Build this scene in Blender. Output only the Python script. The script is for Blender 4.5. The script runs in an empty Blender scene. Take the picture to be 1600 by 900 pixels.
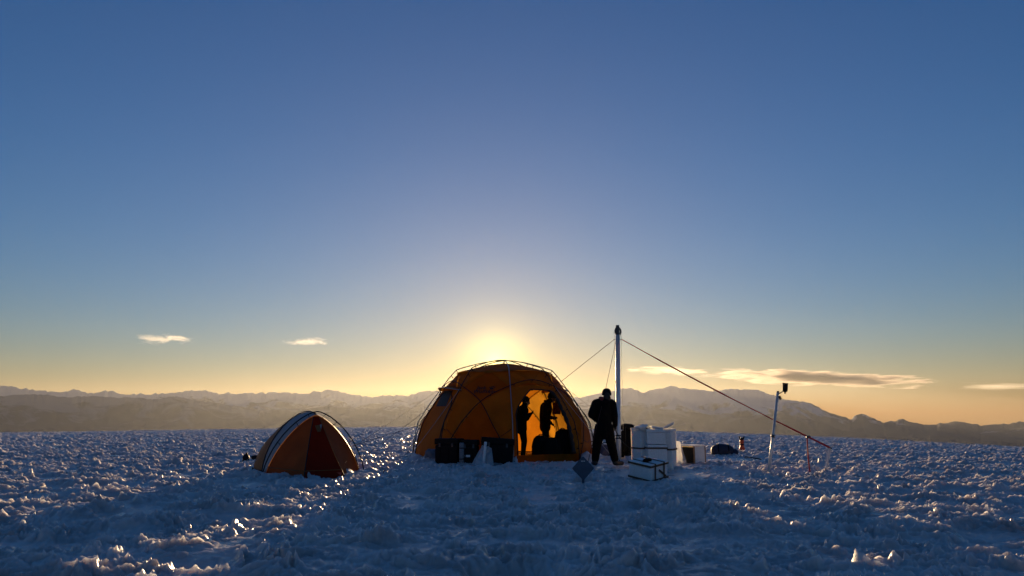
import bpy, bmesh, math, random
import numpy as np
from mathutils import Vector, Matrix
R = math.radians
sc = bpy.context.scene
C = sc.collection

# ------------------------------------------------------------------ camera
EYE = 1.2
FPX = 1164.0                      # focal length in pixels of a 1600 px wide frame (26 mm phone lens)
PITCH = math.atan(195.0 / FPX)
cd = bpy.data.cameras.new('camera'); cam = bpy.data.objects.new('camera', cd); C.objects.link(cam)
cam.location = (0, 0, EYE); cam.rotation_euler = (math.pi / 2 + PITCH, 0, 0)
cd.sensor_width = 36; cd.lens = 36 * FPX / 1600; cd.clip_start = 0.05; cd.clip_end = 200000
sc.camera = cam

# ------------------------------------------------------------------ sky, sun, exposure
AUREOLE = 14.0
SUN_EL, SUN_AZ = R(3.75), R(-1.3)          # azimuth from +Y towards +X
sun_dir = Vector((math.sin(SUN_AZ) * math.cos(SUN_EL), math.cos(SUN_AZ) * math.cos(SUN_EL), math.sin(SUN_EL)))
w = bpy.data.worlds.new('World'); sc.world = w; w.use_nodes = True
nt = w.node_tree; nt.nodes.clear()
wo = nt.nodes.new('ShaderNodeOutputWorld'); bg = nt.nodes.new('ShaderNodeBackground')
sky = nt.nodes.new('ShaderNodeTexSky'); sky.sky_type = 'NISHITA'; sky.sun_disc = False
sky.sun_elevation = SUN_EL; sky.sun_rotation = SUN_AZ
sky.altitude = 2080; sky.air_density = 1.58; sky.dust_density = 0.30; sky.ozone_density = 4.3
bg.inputs[1].default_value = 0.075
hs = nt.nodes.new('ShaderNodeHueSaturation'); hs.inputs['Saturation'].default_value = 1.07; hs.inputs['Value'].default_value = 1.0
tint = nt.nodes.new('ShaderNodeMix'); tint.data_type = 'RGBA'; tint.blend_type = 'MULTIPLY'; tint.inputs['Factor'].default_value = 1
tint.inputs[7].default_value = (1.03, .87, 1.03, 1)
nt.links.new(sky.outputs[0], hs.inputs['Color']); nt.links.new(hs.outputs[0], tint.inputs[6])
# the sun's own bright aureole (the disc itself is the sun lamp)
tcw = nt.nodes.new('ShaderNodeTexCoord'); dt = nt.nodes.new('ShaderNodeVectorMath'); dt.operation = 'DOT_PRODUCT'; dt.inputs[1].default_value = sun_dir
nt.links.new(tcw.outputs['Generated'], dt.inputs[0])
ac = nt.nodes.new('ShaderNodeMath'); ac.operation = 'ARCCOSINE'; nt.links.new(dt.outputs['Value'], ac.inputs[0])
sc_ = nt.nodes.new('ShaderNodeMath'); sc_.operation = 'MULTIPLY'; sc_.inputs[1].default_value = -1 / R(1.15); nt.links.new(ac.outputs[0], sc_.inputs[0])
ex = nt.nodes.new('ShaderNodeMath'); ex.operation = 'EXPONENT'; nt.links.new(sc_.outputs[0], ex.inputs[0])
au = nt.nodes.new('ShaderNodeMix'); au.data_type = 'RGBA'; au.blend_type = 'ADD'; au.inputs['Factor'].default_value = 1; au.clamp_result = False
gl = nt.nodes.new('ShaderNodeVectorMath'); gl.operation = 'SCALE'; gl.inputs[0].default_value = (AUREOLE * 1.0, AUREOLE * .72, AUREOLE * .20); nt.links.new(ex.outputs[0], gl.inputs['Scale'])
sw = nt.nodes.new('ShaderNodeMath'); sw.operation = 'MULTIPLY'; sw.inputs[1].default_value = -1 / R(6.0); nt.links.new(ac.outputs[0], sw.inputs[0])
ew = nt.nodes.new('ShaderNodeMath'); ew.operation = 'EXPONENT'; nt.links.new(sw.outputs[0], ew.inputs[0])
gw = nt.nodes.new('ShaderNodeVectorMath'); gw.operation = 'SCALE'; gw.inputs[0].default_value = (2.8, 1.6, .25); nt.links.new(ew.outputs[0], gw.inputs['Scale'])
ga = nt.nodes.new('ShaderNodeVectorMath'); ga.operation = 'ADD'; nt.links.new(gl.outputs[0], ga.inputs[0]); nt.links.new(gw.outputs[0], ga.inputs[1])
nt.links.new(tint.outputs[2], au.inputs[6]); nt.links.new(ga.outputs[0], au.inputs[7]); nt.links.new(au.outputs[2], bg.inputs[0]); nt.links.new(bg.outputs[0], wo.inputs[0])
sl = bpy.data.lights.new('sun', 'SUN'); sun = bpy.data.objects.new('sun', sl); C.objects.link(sun)
sl.energy = 5.0; sl.angle = R(0.53); sl.color = (1.0, 0.68, 0.36)
sun.rotation_euler = sun_dir.to_track_quat('Z', 'Y').to_euler()
vs = sc.view_settings; vs.view_transform = 'Standard'; vs.look = 'None'; vs.gamma = 1; vs.use_curve_mapping = False
vs.exposure = 1.0
sc.cycles.use_denoising = True; sc.cycles.sample_clamp_indirect = 3.0

# ------------------------------------------------------------------ helpers
def ray(x, y):
    """direction through a pixel of the 1600x900 photograph"""
    u, v = (x - 800) / FPX, (450 - y) / FPX
    return Vector((u, math.cos(PITCH) - math.sin(PITCH) * v, math.sin(PITCH) + math.cos(PITCH) * v))
def at(x, y, Y):
    """point seen at a pixel, Y metres in front of the camera"""
    d = ray(x, y); return Vector((0, 0, EYE)) + d * (Y / d.y)

def hash2(ix, iy, s):
    h = (ix.astype(np.int64) * 374761393 + iy.astype(np.int64) * 668265263 + s * 1442695041) & 0xffffffff
    h = ((h ^ (h >> 13)) * 1274126177) & 0xffffffff
    h = ((h ^ (h >> 16)) * 2246822519) & 0xffffffff
    return (h ^ (h >> 15)) & 0xffffffff
def pnoise(x, y, s=0):
    """gradient noise, about -1..1"""
    ix, iy = np.floor(x), np.floor(y); fx, fy = x - ix, y - iy
    u = fx * fx * fx * (fx * (fx * 6 - 15) + 10); v = fy * fy * fy * (fy * (fy * 6 - 15) + 10)
    def g(a, b):
        t = hash2(ix + a, iy + b, s) * (2 * math.pi / 4294967296.0)
        return np.cos(t) * (fx - a) + np.sin(t) * (fy - b)
    n0 = g(0, 0) * (1 - u) + g(1, 0) * u; n1 = g(0, 1) * (1 - u) + g(1, 1) * u
    return np.clip((n0 * (1 - v) + n1 * v) * 1.5, -1, 1)
def fbm(x, y, o=4, s=0):
    r = 0; a = 1.0; t = 0
    for k in range(o):
        r = r + a * pnoise(x * 2 ** k + 17.3 * k, y * 2 ** k - 9.1 * k, s + k); t += a; a *= 0.5
    return r / t
def sstep(a, b, x):
    t = np.clip((x - a) / (b - a), 0, 1); return t * t * (3 - 2 * t)

def np_mesh(name, co, quads, smooth=True):
    me = bpy.data.meshes.new(name)
    me.vertices.add(len(co)); me.vertices.foreach_set('co', np.ascontiguousarray(co, dtype=np.float32).ravel())
    me.loops.add(quads.size); me.loops.foreach_set('vertex_index', quads.astype(np.int32).ravel())
    n = quads.shape[1]
    me.polygons.add(len(quads)); me.polygons.foreach_set('loop_start', np.arange(0, quads.size, n, dtype=np.int32))
    me.polygons.foreach_set('loop_total', np.full(len(quads), n, dtype=np.int32))
    me.update(calc_edges=True)
    me.polygons.foreach_set('use_smooth', np.full(len(quads), smooth))
    return me
def grid_quads(nr, nc, off=0):
    i = np.arange(nr - 1)[:, None] * nc + np.arange(nc - 1)[None, :] + off
    return np.stack([i, i + 1, i + 1 + nc, i + nc], -1).reshape(-1, 4)

def mat(name, col=(.5, .5, .5), rough=.6, metal=0.0, spec=.5):
    m = bpy.data.materials.new(name); m.use_nodes = True
    b = m.node_tree.nodes['Principled BSDF']
    b.inputs['Base Color'].default_value = (*col, 1); b.inputs['Roughness'].default_value = rough
    b.inputs['Metallic'].default_value = metal; b.inputs['Specular IOR Level'].default_value = spec
    return m
def bsdf(m): return m.node_tree.nodes['Principled BSDF']
def vary(m, scale=20, amt=.25, bump=0.0, detail=4, stretch=(1, 1, 1)):
    """uneven colour and fine relief on a material"""
    t = m.node_tree; b = bsdf(m); c = b.inputs['Base Color'].default_value[:]
    tc = t.nodes.new('ShaderNodeTexCoord'); mp = t.nodes.new('ShaderNodeMapping'); n = t.nodes.new('ShaderNodeTexNoise')
    mp.inputs['Scale'].default_value = stretch
    n.inputs['Scale'].default_value = scale; n.inputs['Detail'].default_value = detail
    t.links.new(tc.outputs['Object'], mp.inputs[0]); t.links.new(mp.outputs[0], n.inputs['Vector'])
    r = t.nodes.new('ShaderNodeValToRGB'); r.color_ramp.elements[0].position = .3; r.color_ramp.elements[1].position = .7
    r.color_ramp.elements[0].color = tuple(v * (1 - amt) for v in c[:3]) + (1,)
    r.color_ramp.elements[1].color = tuple(min(1, v * (1 + amt)) for v in c[:3]) + (1,)
    t.links.new(n.outputs['Fac'], r.inputs[0]); t.links.new(r.outputs[0], b.inputs['Base Color'])
    if bump:
        bp = t.nodes.new('ShaderNodeBump'); bp.inputs['Strength'].default_value = bump; bp.inputs['Distance'].default_value = .01
        t.links.new(n.outputs['Fac'], bp.inputs['Height']); t.links.new(bp.outputs[0], b.inputs['Normal'])
    return m

def link(name, me, m=None, parent=None):
    o = bpy.data.objects.new(name, me); C.objects.link(o)
    if m is not None and me is not None:
        me.materials.append(m)
    if parent is not None: o.parent = parent
    return o
def tag(o, label, cat, group=None):
    o['label'] = label; o['category'] = cat
    if group: o['group'] = group
    return o

# ------------------------------------------------------------------ ground: rough frozen snow on an ice cap
# how many pixels of the frame the ice horizon lies below eye level, by column: the cap falls away faster to the right
_hx = np.array([-2200, -200, 0, 400, 600, 800, 1040, 1300, 1600, 1900, 3500]); _hd = np.array([34, 34, 31, 25, 22, 23, 28, 38, 54, 64, 66.])
def curv(az):
    col = 800 + FPX * np.tan(np.clip(az, -1.2, 1.2)) ; d = np.interp(col, _hx, _hd) / FPX * np.cos(np.clip(az, -1.2, 1.2))
    return d * d / (2 * EYE)
def ground_base(x, y):
    r2 = x * x + y * y
    dr = curv(np.arctan2(x, y)) * r2 / 2
    return -400 * (1 - np.exp(-dr / 400))
PADS = []        # trodden places: x, y, radius, how flat
def worley(x, y, s, rmin, rmax):
    """loose knobs: one random dome per cell"""
    ix, iy = np.floor(x), np.floor(y); out = np.zeros_like(x)
    for a in (-1, 0, 1):
        for b in (-1, 0, 1):
            cx, cy = ix + a, iy + b; h1 = hash2(cx, cy, s) / 4294967296.0; h2 = hash2(cx, cy, s + 1) / 4294967296.0; h3 = hash2(cx, cy, s + 2) / 4294967296.0
            r_ = rmin + (rmax - rmin) * h3; d2 = ((x - cx - h1) ** 2 + (y - cy - h2) ** 2) / (r_ * r_)
            out = np.maximum(out, np.clip(1 - d2, 0, 1) ** .8 * r_ * (.55 + .9 * np.modf(h1 * 7.31 + h2 * 3.7)[0]))
    return out
BANKS = []       # snow banked against tent skirts: x, y, radius, height
HOLLOWS = []     # pits and swells in the old ice: x, y, radius, height
STEPS = []       # boot prints: x, y, heading
def PRINTS(x, y):
    out = np.zeros_like(x)
    for px, py, h in STEPS:
        m_ = (np.abs(x - px) < .3) & (np.abs(y - py) < .3)
        if not m_.any(): continue
        u = (x[m_] - px) * math.cos(h) + (y[m_] - py) * math.sin(h); v = -(x[m_] - px) * math.sin(h) + (y[m_] - py) * math.cos(h)
        q = np.sqrt((u / .155) ** 2 + (v / .065) ** 2); out[m_] += -.055 * (1 - sstep(.75, 1.05, q)) + .02 * np.exp(-((q - 1.25) / .2) ** 2)
    return out
def relief(x, y):
    wx = x + .22 * pnoise(x * 1.9, y * 1.9, 31) + .05 * pnoise(x * 7, y * 7, 33)
    wy = y + .22 * pnoise(x * 1.9 + 50, y * 1.9, 32) + .05 * pnoise(x * 7, y * 7, 34)
    big = .07 * fbm(x * .22, y * .35, 3, 1)
    drift = .04 * fbm(wx * .7, wy * 1.0, 2, 7)
    cl = fbm(wx * 1.0, wy * 1.6, 4, 11); msk = sstep(-.26, .16, cl)
    rid = (1 - np.abs(pnoise(wx * 2.1, wy * 2.9, 3))) ** 2.4
    rid2 = (1 - np.abs(pnoise(wx * 5.6 + 3, wy * 6.5, 4))) ** 2
    kn = np.abs(pnoise(wx * 10, wy * 11, 5)); kn2 = np.abs(pnoise(wx * 21, wy * 22, 6))
    fine = pnoise(x * 45, y * 45, 8)
    w2x, w2y = wx + .03 * pnoise(x * 14, y * 14, 35), wy + .03 * pnoise(x * 14, y * 14, 36)
    k1 = worley(w2x * 3.0, w2y * 4.0, 51, .18, .58) * sstep(-.15, .20, cl + .35 * pnoise(x * 1.3, y * 1.3, 57)); k2 = worley(w2x * 6.5, w2y * 8.5, 61, .15, .60); k3 = worley(w2x * 14, w2y * 18, 71, .2, .62)
    sh = sstep(-.1, .5, pnoise(wx * 4.2, wy * 7.5, 65)) * sstep(-.2, .3, pnoise(wx * 1.7, wy * 2.2, 66))       # broken crust plates with an edge
    ra = (1 - np.abs(pnoise(wx * 1.7, wy * 3.4, 101))) ** 3.2; rb = (1 - np.abs(pnoise(w2x * 3.9, w2y * 7.2, 102))) ** 2.6; rc = (1 - np.abs(pnoise(w2x * 8.5, w2y * 14, 103))) ** 2.2
    lump = .048 * ra * (.4 + rb) + .034 * rb + .018 * rc + .095 * k1 * (.7 + .9 * kn) + .052 * k2 * (.7 + kn) + .016 * k3 + .020 * kn + .010 * kn2
    lump = lump * (.16 + .84 * msk) + .002 * fine + .010 * (1 - msk) * (1 - np.abs(pnoise(wx * 3.1, wy * 8.5, 105))) ** 3
    flat = np.zeros_like(x)
    for px, py, pr, k in PADS:
        flat = np.maximum(flat, k * (1 - sstep(pr * .7, pr * 1.25, np.hypot(x - px, y - py))))
    bank = np.zeros_like(x)
    for bx, by, br, bh in BANKS:
        d_ = np.hypot(x - bx, y - by) - br; bank = np.maximum(bank, bh * np.exp(-(d_ / .17) ** 2) * (.45 + .9 * np.clip(pnoise(x * 2.3, y * 2.3, 81) + .4, 0, 1.2)) * (1 - sstep(.1, .35, (np.abs(x - .95) < .85) * (y < by) * 1.0)))
    for hx, hy, hr, hd in HOLLOWS:
        q_ = np.hypot(x - hx, (y - hy) * .8) / hr + .18 * pnoise(x * 2.6, y * 2.6, 91); bank = bank + hd * (1 - sstep(.55, 1.15, q_))
    return PRINTS(x, y) + bank + big + drift * (1 - flat) + (lump - .045) * (1 - flat) - .03 * flat
def gz(x, y):
    a, b = np.array([float(x)]), np.array([float(y)])
    return float(ground_base(a, b)[0] + .07 * fbm(a * .22, b * .35, 3, 1)[0] + .012)
def gp(x, y):
    """ground point seen at a pixel"""
    d = ray(x, y); p = Vector((0, 0, EYE)); t = EYE / -d.z
    for _ in range(12):
        q = p + d * t; t = (EYE - gz(q.x, q.y)) / -d.z
    q = p + d * t; q.z = gz(q.x, q.y); return q

def snow_material():
    m = mat('frozen_snow', (.66, .74, .84), .42, spec=.55); t = m.node_tree; b = bsdf(m); N = t.nodes.new
    g = N('ShaderNodeNewGeometry')
    n1 = N('ShaderNodeTexNoise'); n1.inputs['Scale'].default_value = 1.3; n1.inputs['Detail'].default_value = 5
    n2 = N('ShaderNodeTexNoise'); n2.inputs['Scale'].default_value = 60; n2.inputs['Detail'].default_value = 5; n2.inputs['Roughness'].default_value = .65
    t.links.new(g.outputs['Position'], n1.inputs['Vector']); t.links.new(g.outputs['Position'], n2.inputs['Vector'])
    r = N('ShaderNodeValToRGB'); e = r.color_ramp.elements
    e[0].position = .35; e[0].color = (.46, .395, .37, 1); e[1].position = .65; e[1].color = (.72, .63, .59, 1)
    t.links.new(n1.outputs['Fac'], r.inputs[0]); t.links.new(r.outputs[0], b.inputs['Base Color'])
    rr = N('ShaderNodeMapRange'); rr.inputs[1].default_value = .35; rr.inputs[2].default_value = .65; rr.inputs[3].default_value = .20; rr.inputs[4].default_value = .52
    t.links.new(n1.outputs['Fac'], rr.inputs[0]); t.links.new(rr.outputs[0], b.inputs['Roughness'])
    bp = N('ShaderNodeBump'); bp.inputs['Strength'].default_value = .25; bp.inputs['Distance'].default_value = .006
    n3 = N('ShaderNodeTexNoise'); n3.inputs['Scale'].default_value = 19; n3.inputs['Detail'].default_value = 4; n3.inputs['Roughness'].default_value = .6; n3.inputs['Distortion'].default_value = .8; t.links.new(g.outputs['Position'], n3.inputs['Vector'])
    b2 = N('ShaderNodeBump'); b2.inputs['Strength'].default_value = .4; b2.inputs['Distance'].default_value = .02; t.links.new(n3.outputs['Fac'], b2.inputs['Height']); t.links.new(b2.outputs[0], bp.inputs['Normal'])
    t.links.new(n2.outputs['Fac'], bp.inputs['Height']); t.links.new(bp.outputs[0], b.inputs['Normal'])
    b.inputs['Subsurface Weight'].default_value = .85; b.inputs['Subsurface Radius'].default_value = (.9, 1.0, 1.1)
    b.inputs['Subsurface Scale'].default_value = .09
    return m
SNOW = snow_material()

def build_ground():
    AZ, DA, DR = 40.0, .088, .0034
    a = np.radians(np.arange(-AZ, AZ + DA / 2, DA)); r = 2.2 * np.exp(np.arange(0, math.log(180 / 2.2), DR))
    Rr, A = np.meshgrid(r, a, indexing='ij'); x, y = Rr * np.sin(A), Rr * np.cos(A)
    rel = relief(x, y)
    # crusts lean and overhang a little
    k = np.clip(rel + .05, 0, .2)
    dx = k * .5 * pnoise(x * 3.1, y * 3.1, 41) + .012 * pnoise(x * 16, y * 16, 42)
    dy = k * .5 * pnoise(x * 3.1 + 9, y * 3.1, 43) + .012 * pnoise(x * 16 + 9, y * 16, 44)
    fade = np.clip((12 - .15 * Rr) / 12, 0, 1)
    co = [np.stack([x + dx * fade, y + dy * fade, ground_base(x, y) + rel], -1).reshape(-1, 3)]
    q = [grid_quads(len(r), len(a))]; off = co[0].shape[0]
    def patch(r, a, rel_on):
        nonlocal off
        Rr, A = np.meshgrid(r, a, indexing='ij'); x, y = Rr * np.sin(A), Rr * np.cos(A)
        z = ground_base(x, y) + (relief(x, y) if rel_on else 0)
        co.append(np.stack([x, y, z], -1).reshape(-1, 3)); q.append(grid_quads(len(r), len(a), off)); off += x.size
    patch(.05 * np.exp(np.linspace(0, math.log(180 / .05), 160)), np.radians(np.linspace(AZ, 360 - AZ, 140)), True)
    patch(.05 * np.exp(np.linspace(0, math.log(2.2 / .05), 40)), np.radians(np.linspace(-AZ, AZ, 60)), True)
    patch(180 * np.exp(np.linspace(0, math.log(16000 / 180), 60)), np.radians(np.linspace(-180, 180, 241)), False)
    o = link('ground', np_mesh('ground', np.concatenate(co), np.concatenate(q), True), SNOW); o['kind'] = 'structure'
    return o

# ------------------------------------------------------------------ mountains
def mountain_material(name, snow, line):
    m = mat(name, (.2, .19, .19), .9, spec=.1); t = m.node_tree; b = bsdf(m); N = t.nodes.new
    g = N('ShaderNodeNewGeometry'); n = N('ShaderNodeTexNoise'); n.inputs['Scale'].default_value = .0035; n.inputs['Detail'].default_value = 8
    n.inputs['Roughness'].default_value = .65; n.inputs['Distortion'].default_value = .6
    t.links.new(g.outputs['Position'], n.inputs['Vector'])
    sp = N('ShaderNodeSeparateXYZ'); t.links.new(g.outputs['Position'], sp.inputs[0])
    h = N('ShaderNodeMapRange'); h.inputs[1].default_value = line - 260; h.inputs[2].default_value = line + 160; h.inputs[3].default_value = -.22; h.inputs[4].default_value = .2
    t.links.new(sp.outputs['Z'], h.inputs[0])
    ad = N('ShaderNodeMath'); ad.operation = 'ADD'; t.links.new(n.outputs['Fac'], ad.inputs[0]); t.links.new(h.outputs[0], ad.inputs[1])
    r = N('ShaderNodeValToRGB'); e = r.color_ramp.elements
    e[0].position = .46; e[0].color = (.13, .12, .115, 1); e[1].position = .56; e[1].color = (snow, snow, snow * 1.05, 1)
    t.links.new(ad.outputs[0], r.inputs[0]); t.links.new(r.outputs[0], b.inputs['Base Color'])
    return m
def mountain(name, D, prof, seed, width, rough, m, base=-400, jag=1.0):
    px = np.array([p[0] for p in prof], float); py = np.array([p[1] for p in prof], float)
    cols = np.linspace(px[0], px[-1], int((px[-1] - px[0]) / 2.0)); az = np.arctan((cols - 800) / FPX)
    jit = jag * (3.2 * fbm(cols / 60, cols * 0 + seed, 4, seed) + 2.0 * (np.abs(pnoise(cols / 22, cols * 0 + seed * 3.3, seed + 9)) * -1 + .4) + 1.3 * fbm(cols / 7, cols * 0 + 5, 3, seed + 3) - 1.6 * np.abs(pnoise(cols / 11, cols * 0 + 7.7, seed + 31)))
    def lift(row):
        v = (450 - row) / FPX; return EYE + (math.sin(PITCH) + math.cos(PITCH) * v) / (math.cos(PITCH) - math.sin(PITCH) * v) * D * np.cos(az)
    crest = lift(np.interp(cols, px, py) + .5 * fbm(cols / 60, cols * 0 + seed, 2, seed)); tooth = lift(np.interp(cols, px, py) + jit) - crest
    end = sstep(0, 60, cols - px[0]) * sstep(0, 60, px[-1] - cols)
    t = np.concatenate([-np.linspace(1, .02, 44) ** 1.3, np.linspace(0, 1, 16)])
    T, A = np.meshgrid(t, az, indexing='ij'); Cc = np.meshgrid(t, crest, indexing='ij')[1] + np.meshgrid(t, tooth, indexing='ij')[1] * (1 - sstep(0, .22, np.abs(T))); E = np.meshgrid(t, end, indexing='ij')[1]
    rr = D + T * width; x, y = rr * np.sin(A), rr * np.cos(A)
    sp = 1 - np.abs(pnoise(x / (width * .42), y / (width * .75), seed + 21)); sp2 = 1 - np.abs(pnoise(x / (width * .16), y / (width * .3), seed + 22))
    f = (1 - np.abs(T)) ** 1.15
    amp = np.sin(np.clip(np.abs(T), 0, 1) * math.pi) * rough
    f = f * (1 - amp * .6) + amp * (.55 * sp ** 2 + .28 * sp2 ** 2 + .12 * fbm(x / 160, y / 160, 3, seed)) * .8 * (1 - np.abs(T)) ** .5
    z = base - 30 + (Cc - base + 30) * np.clip(f, 0, 1) * (E * .9 + .1)
    co = np.stack([x, y, z], -1).reshape(-1, 3)
    o = link(name, np_mesh(name, co, grid_quads(len(t), len(az))), m); o['kind'] = 'structure'
    return o

# trodden snow under the tents and round the gear
PADS += [(-.22, 21.6, 2.75, .85), (-4.3, 16.1, 1.5, .6), (2.5, 18.0, 2.0, .40), (3.1, 15.3, 1.5, .65), (-1.3, 18.7, 1.3, .45), (4.6, 18.3, 1.0, .5), (6.1, 20.6, 1.0, .7), (1.3, 13.0, .55, .7), (2.3, 17.0, .6, .8)]
BANKS += [(-.22, 21.6, 2.68, .16), (-4.3, 16.1, 1.35, .10)]
HOLLOWS += [(0.05, 5.75, .42, -.16), (1.15, 6.1, .75, .10), (-1.1, 6.3, .9, .05), (2.4, 8.5, 1.1, .06), (-2.6, 7.2, .8, .06), (-.5, 9.0, 1.2, -.05), (-4.5, 9.5, 1.3, .07), (4.6, 9.0, 1.0, .08)]
_r = random.Random(5)
for (xa, ya), (xb, yb) in (((2.3, 17.2), (1.2, 19.0)), ((2.2, 16.8), (-.6, 17.6)), ((-.6, 17.6), (-3.2, 15.2)), ((2.5, 17.0), (3.0, 14.4)), ((3.0, 14.4), (1.6, 9.5)), ((2.6, 16.9), (4.6, 17.3)), ((4.6, 17.3), (5.8, 19.9)), ((1.6, 9.5), (.6, 6.0)), ((1.9, 16.3), (1.4, 12.6))):
    L_ = math.hypot(xb - xa, yb - ya); h_ = math.atan2(yb - ya, xb - xa); n_ = int(L_ / .36)
    for k_ in range(n_):
        t_ = (k_ + _r.uniform(.2, .8)) / n_; s_ = (.11 if k_ % 2 else -.11) + _r.uniform(-.06, .06)
        STEPS.append((xa + (xb - xa) * t_ - math.sin(h_) * s_, ya + (yb - ya) * t_ + math.cos(h_) * s_, h_ + _r.uniform(-.25, .25)))
build_ground()
M_far = mountain_material('far_peaks', .4, 120); M_near = mountain_material('near_hills', .22, 60); M_right = mountain_material('snowy_massif', .45, 40)
mountain('mountain_range', 11500, [(-260, 612), (0, 607), (22, 604), (55, 609), (100, 612), (122, 608), (145, 616), (178, 611), (200, 616), (250, 616), (290, 613), (326, 609), (350, 616), (392, 613), (445, 615), (480, 616), (520, 608), (560, 618), (600, 620), (640, 617), (662, 612), (700, 612), (760, 616), (840, 618), (900, 620), (960, 622), (1040, 640), (1150, 650)], 3, 2600, .55, M_far, jag=1.5)
mountain('mountain_range', 7600, [(-260, 618), (0, 620), (40, 617), (70, 616), (110, 620), (150, 619), (190, 622), (240, 623), (290, 621), (330, 628), (372, 634), (420, 641), (470, 640), (520, 634), (570, 638), (640, 644), (720, 650), (800, 652)], 5, 1900, .5, M_near, jag=.9)
mountain('mountain_range', 9300, [(800, 640), (880, 628), (925, 617), (950, 612), (985, 606), (1003, 614), (1045, 603), (1075, 609), (1112, 612), (1132, 608), (1180, 611), (1215, 621), (1240, 627), (1262, 631), (1290, 645), (1320, 655), (1340, 648), (1372, 661), (1400, 655), (1440, 665), (1482, 657), (1520, 666), (1560, 663), (1600, 655), (1680, 650), (1800, 660), (1900, 668)], 8, 2400, .7, M_right, jag=1.25)
mountain('mountain_range', 6800, [(840, 650), (900, 640), (980, 634), (1040, 640), (1100, 647), (1160, 650), (1210, 646), (1260, 656), (1310, 672), (1360, 682), (1440, 686), (1540, 690), (1640, 692), (1900, 696)], 13, 1500, .5, M_near, jag=.7)

# ------------------------------------------------------------------ haze: the dusty evening air
def build_haze():
    bm = bmesh.new(); bmesh.ops.create_cube(bm, size=1)
    lo, hi = Vector((-14500, -2500, -436)), Vector((14500, 15000, 470))
    for v in bm.verts: v.co = Vector(((hi[i] + lo[i]) / 2 + v.co[i] * (hi[i] - lo[i]) for i in range(3)))
    me = bpy.data.meshes.new('haze'); bm.to_mesh(me)
    m = bpy.data.materials.new('haze'); m.use_nodes = True; t = m.node_tree; t.nodes.clear()
    out = t.nodes.new('ShaderNodeOutputMaterial'); v = t.nodes.new('ShaderNodeVolumePrincipled')
    v.inputs['Color'].default_value = (.86, .92, 1.0, 1); v.inputs['Density'].default_value = HAZE; v.inputs['Anisotropy'].default_value = .58
    t.links.new(v.outputs[0], out.inputs['Volume'])
    o = link('haze', me, m); o['kind'] = 'stuff'
    return o
HAZE = 1.05e-5
build_haze()

# ------------------------------------------------------------------ builders
def root(name, loc, rz=0.0, rx=0.0, ry=0.0):
    o = bpy.data.objects.new(name, None); C.objects.link(o); o.empty_display_size = .1
    o.location = loc; o.rotation_euler = (rx, ry, rz); return o
def mesh_obj(name, verts, faces, m, parent=None, smooth=False):
    me = bpy.data.meshes.new(name); me.from_pydata([tuple(v) for v in verts], [], faces); me.update()
    if smooth: me.polygons.foreach_set('use_smooth', [True] * len(me.polygons))
    return link(name, me, m, parent)
def bm_obj(name, bm, m, parent=None, smooth=False):
    me = bpy.data.meshes.new(name); bm.normal_update(); bm.to_mesh(me); bm.free()
    if smooth: me.polygons.foreach_set('use_smooth', [True] * len(me.polygons))
    return link(name, me, m, parent)
def tube(name, pts, rad, m, parent=None, n=7, closed=False):
    """round bar along a polyline; rad may be a list"""
    P = [Vector(p) for p in pts]; k = len(P); rs = rad if isinstance(rad, (list, tuple)) else [rad] * k
    V, F = [], []; up = None
    for i, p in enumerate(P):
        a = P[i - 1] if (i or closed) else P[0]; b = P[(i + 1) % k] if (i < k - 1 or closed) else P[-1]
        t = (b - a).normalized()
        if up is None: up = t.orthogonal().normalized()
        up = (up - t * up.dot(t)).normalized(); s = t.cross(up)
        for j in range(n):
            an = 2 * math.pi * j / n; V.append(p + (up * math.cos(an) + s * math.sin(an)) * rs[i])
    for i in range(k if closed else k - 1):
        for j in range(n):
            a, b = i * n + j, i * n + (j + 1) % n; c, d = ((i + 1) % k) * n + (j + 1) % n, ((i + 1) % k) * n + j
            F.append((a, b, c, d))
    if not closed: F.append(tuple(range(n))[::-1]); F.append(tuple((k - 1) * n + j for j in range(n)))
    return mesh_obj(name, V, F, m, parent, True)
def box(name, size, m, parent=None, loc=(0, 0, 0), rot=(0, 0, 0), bev=.01, wob=0.0, seed=1):
    """bevelled box, its base centre at loc"""
    bm = bmesh.new(); bmesh.ops.create_cube(bm, size=1)
    for v in bm.verts: v.co = Vector((v.co.x * size[0], v.co.y * size[1], (v.co.z + .5) * size[2]))
    if bev: bmesh.ops.bevel(bm, geom=bm.edges[:], offset=bev, segments=2, affect='EDGES', profile=.6)
    if wob:
        rnd = random.Random(seed)
        for v in bm.verts: v.co += Vector((rnd.uniform(-wob, wob), rnd.uniform(-wob, wob), rnd.uniform(-wob, wob)))
    bm.transform(Matrix.Translation(loc) @ (Matrix.Rotation(rot[2], 4, 'Z') @ Matrix.Rotation(rot[1], 4, 'Y') @ Matrix.Rotation(rot[0], 4, 'X')))
    return bm_obj(name, bm, m, parent)
def lathe(name, prof, m, parent=None, n=20, mtx=None):
    V, F = [], []
    for r_, z in prof:
        for j in range(n): a = 2 * math.pi * j / n; V.append(Vector((r_ * math.cos(a), r_ * math.sin(a), z)))
    k = len(prof)
    for i in range(k - 1):
        for j in range(n): F.append((i * n + j, i * n + (j + 1) % n, (i + 1) * n + (j + 1) % n, (i + 1) * n + j))
    F.append(tuple(range(n))[::-1]); F.append(tuple((k - 1) * n + j for j in range(n)))
    if mtx is not None: V = [mtx @ v for v in V]
    return mesh_obj(name, V, F, m, parent, True)
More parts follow.
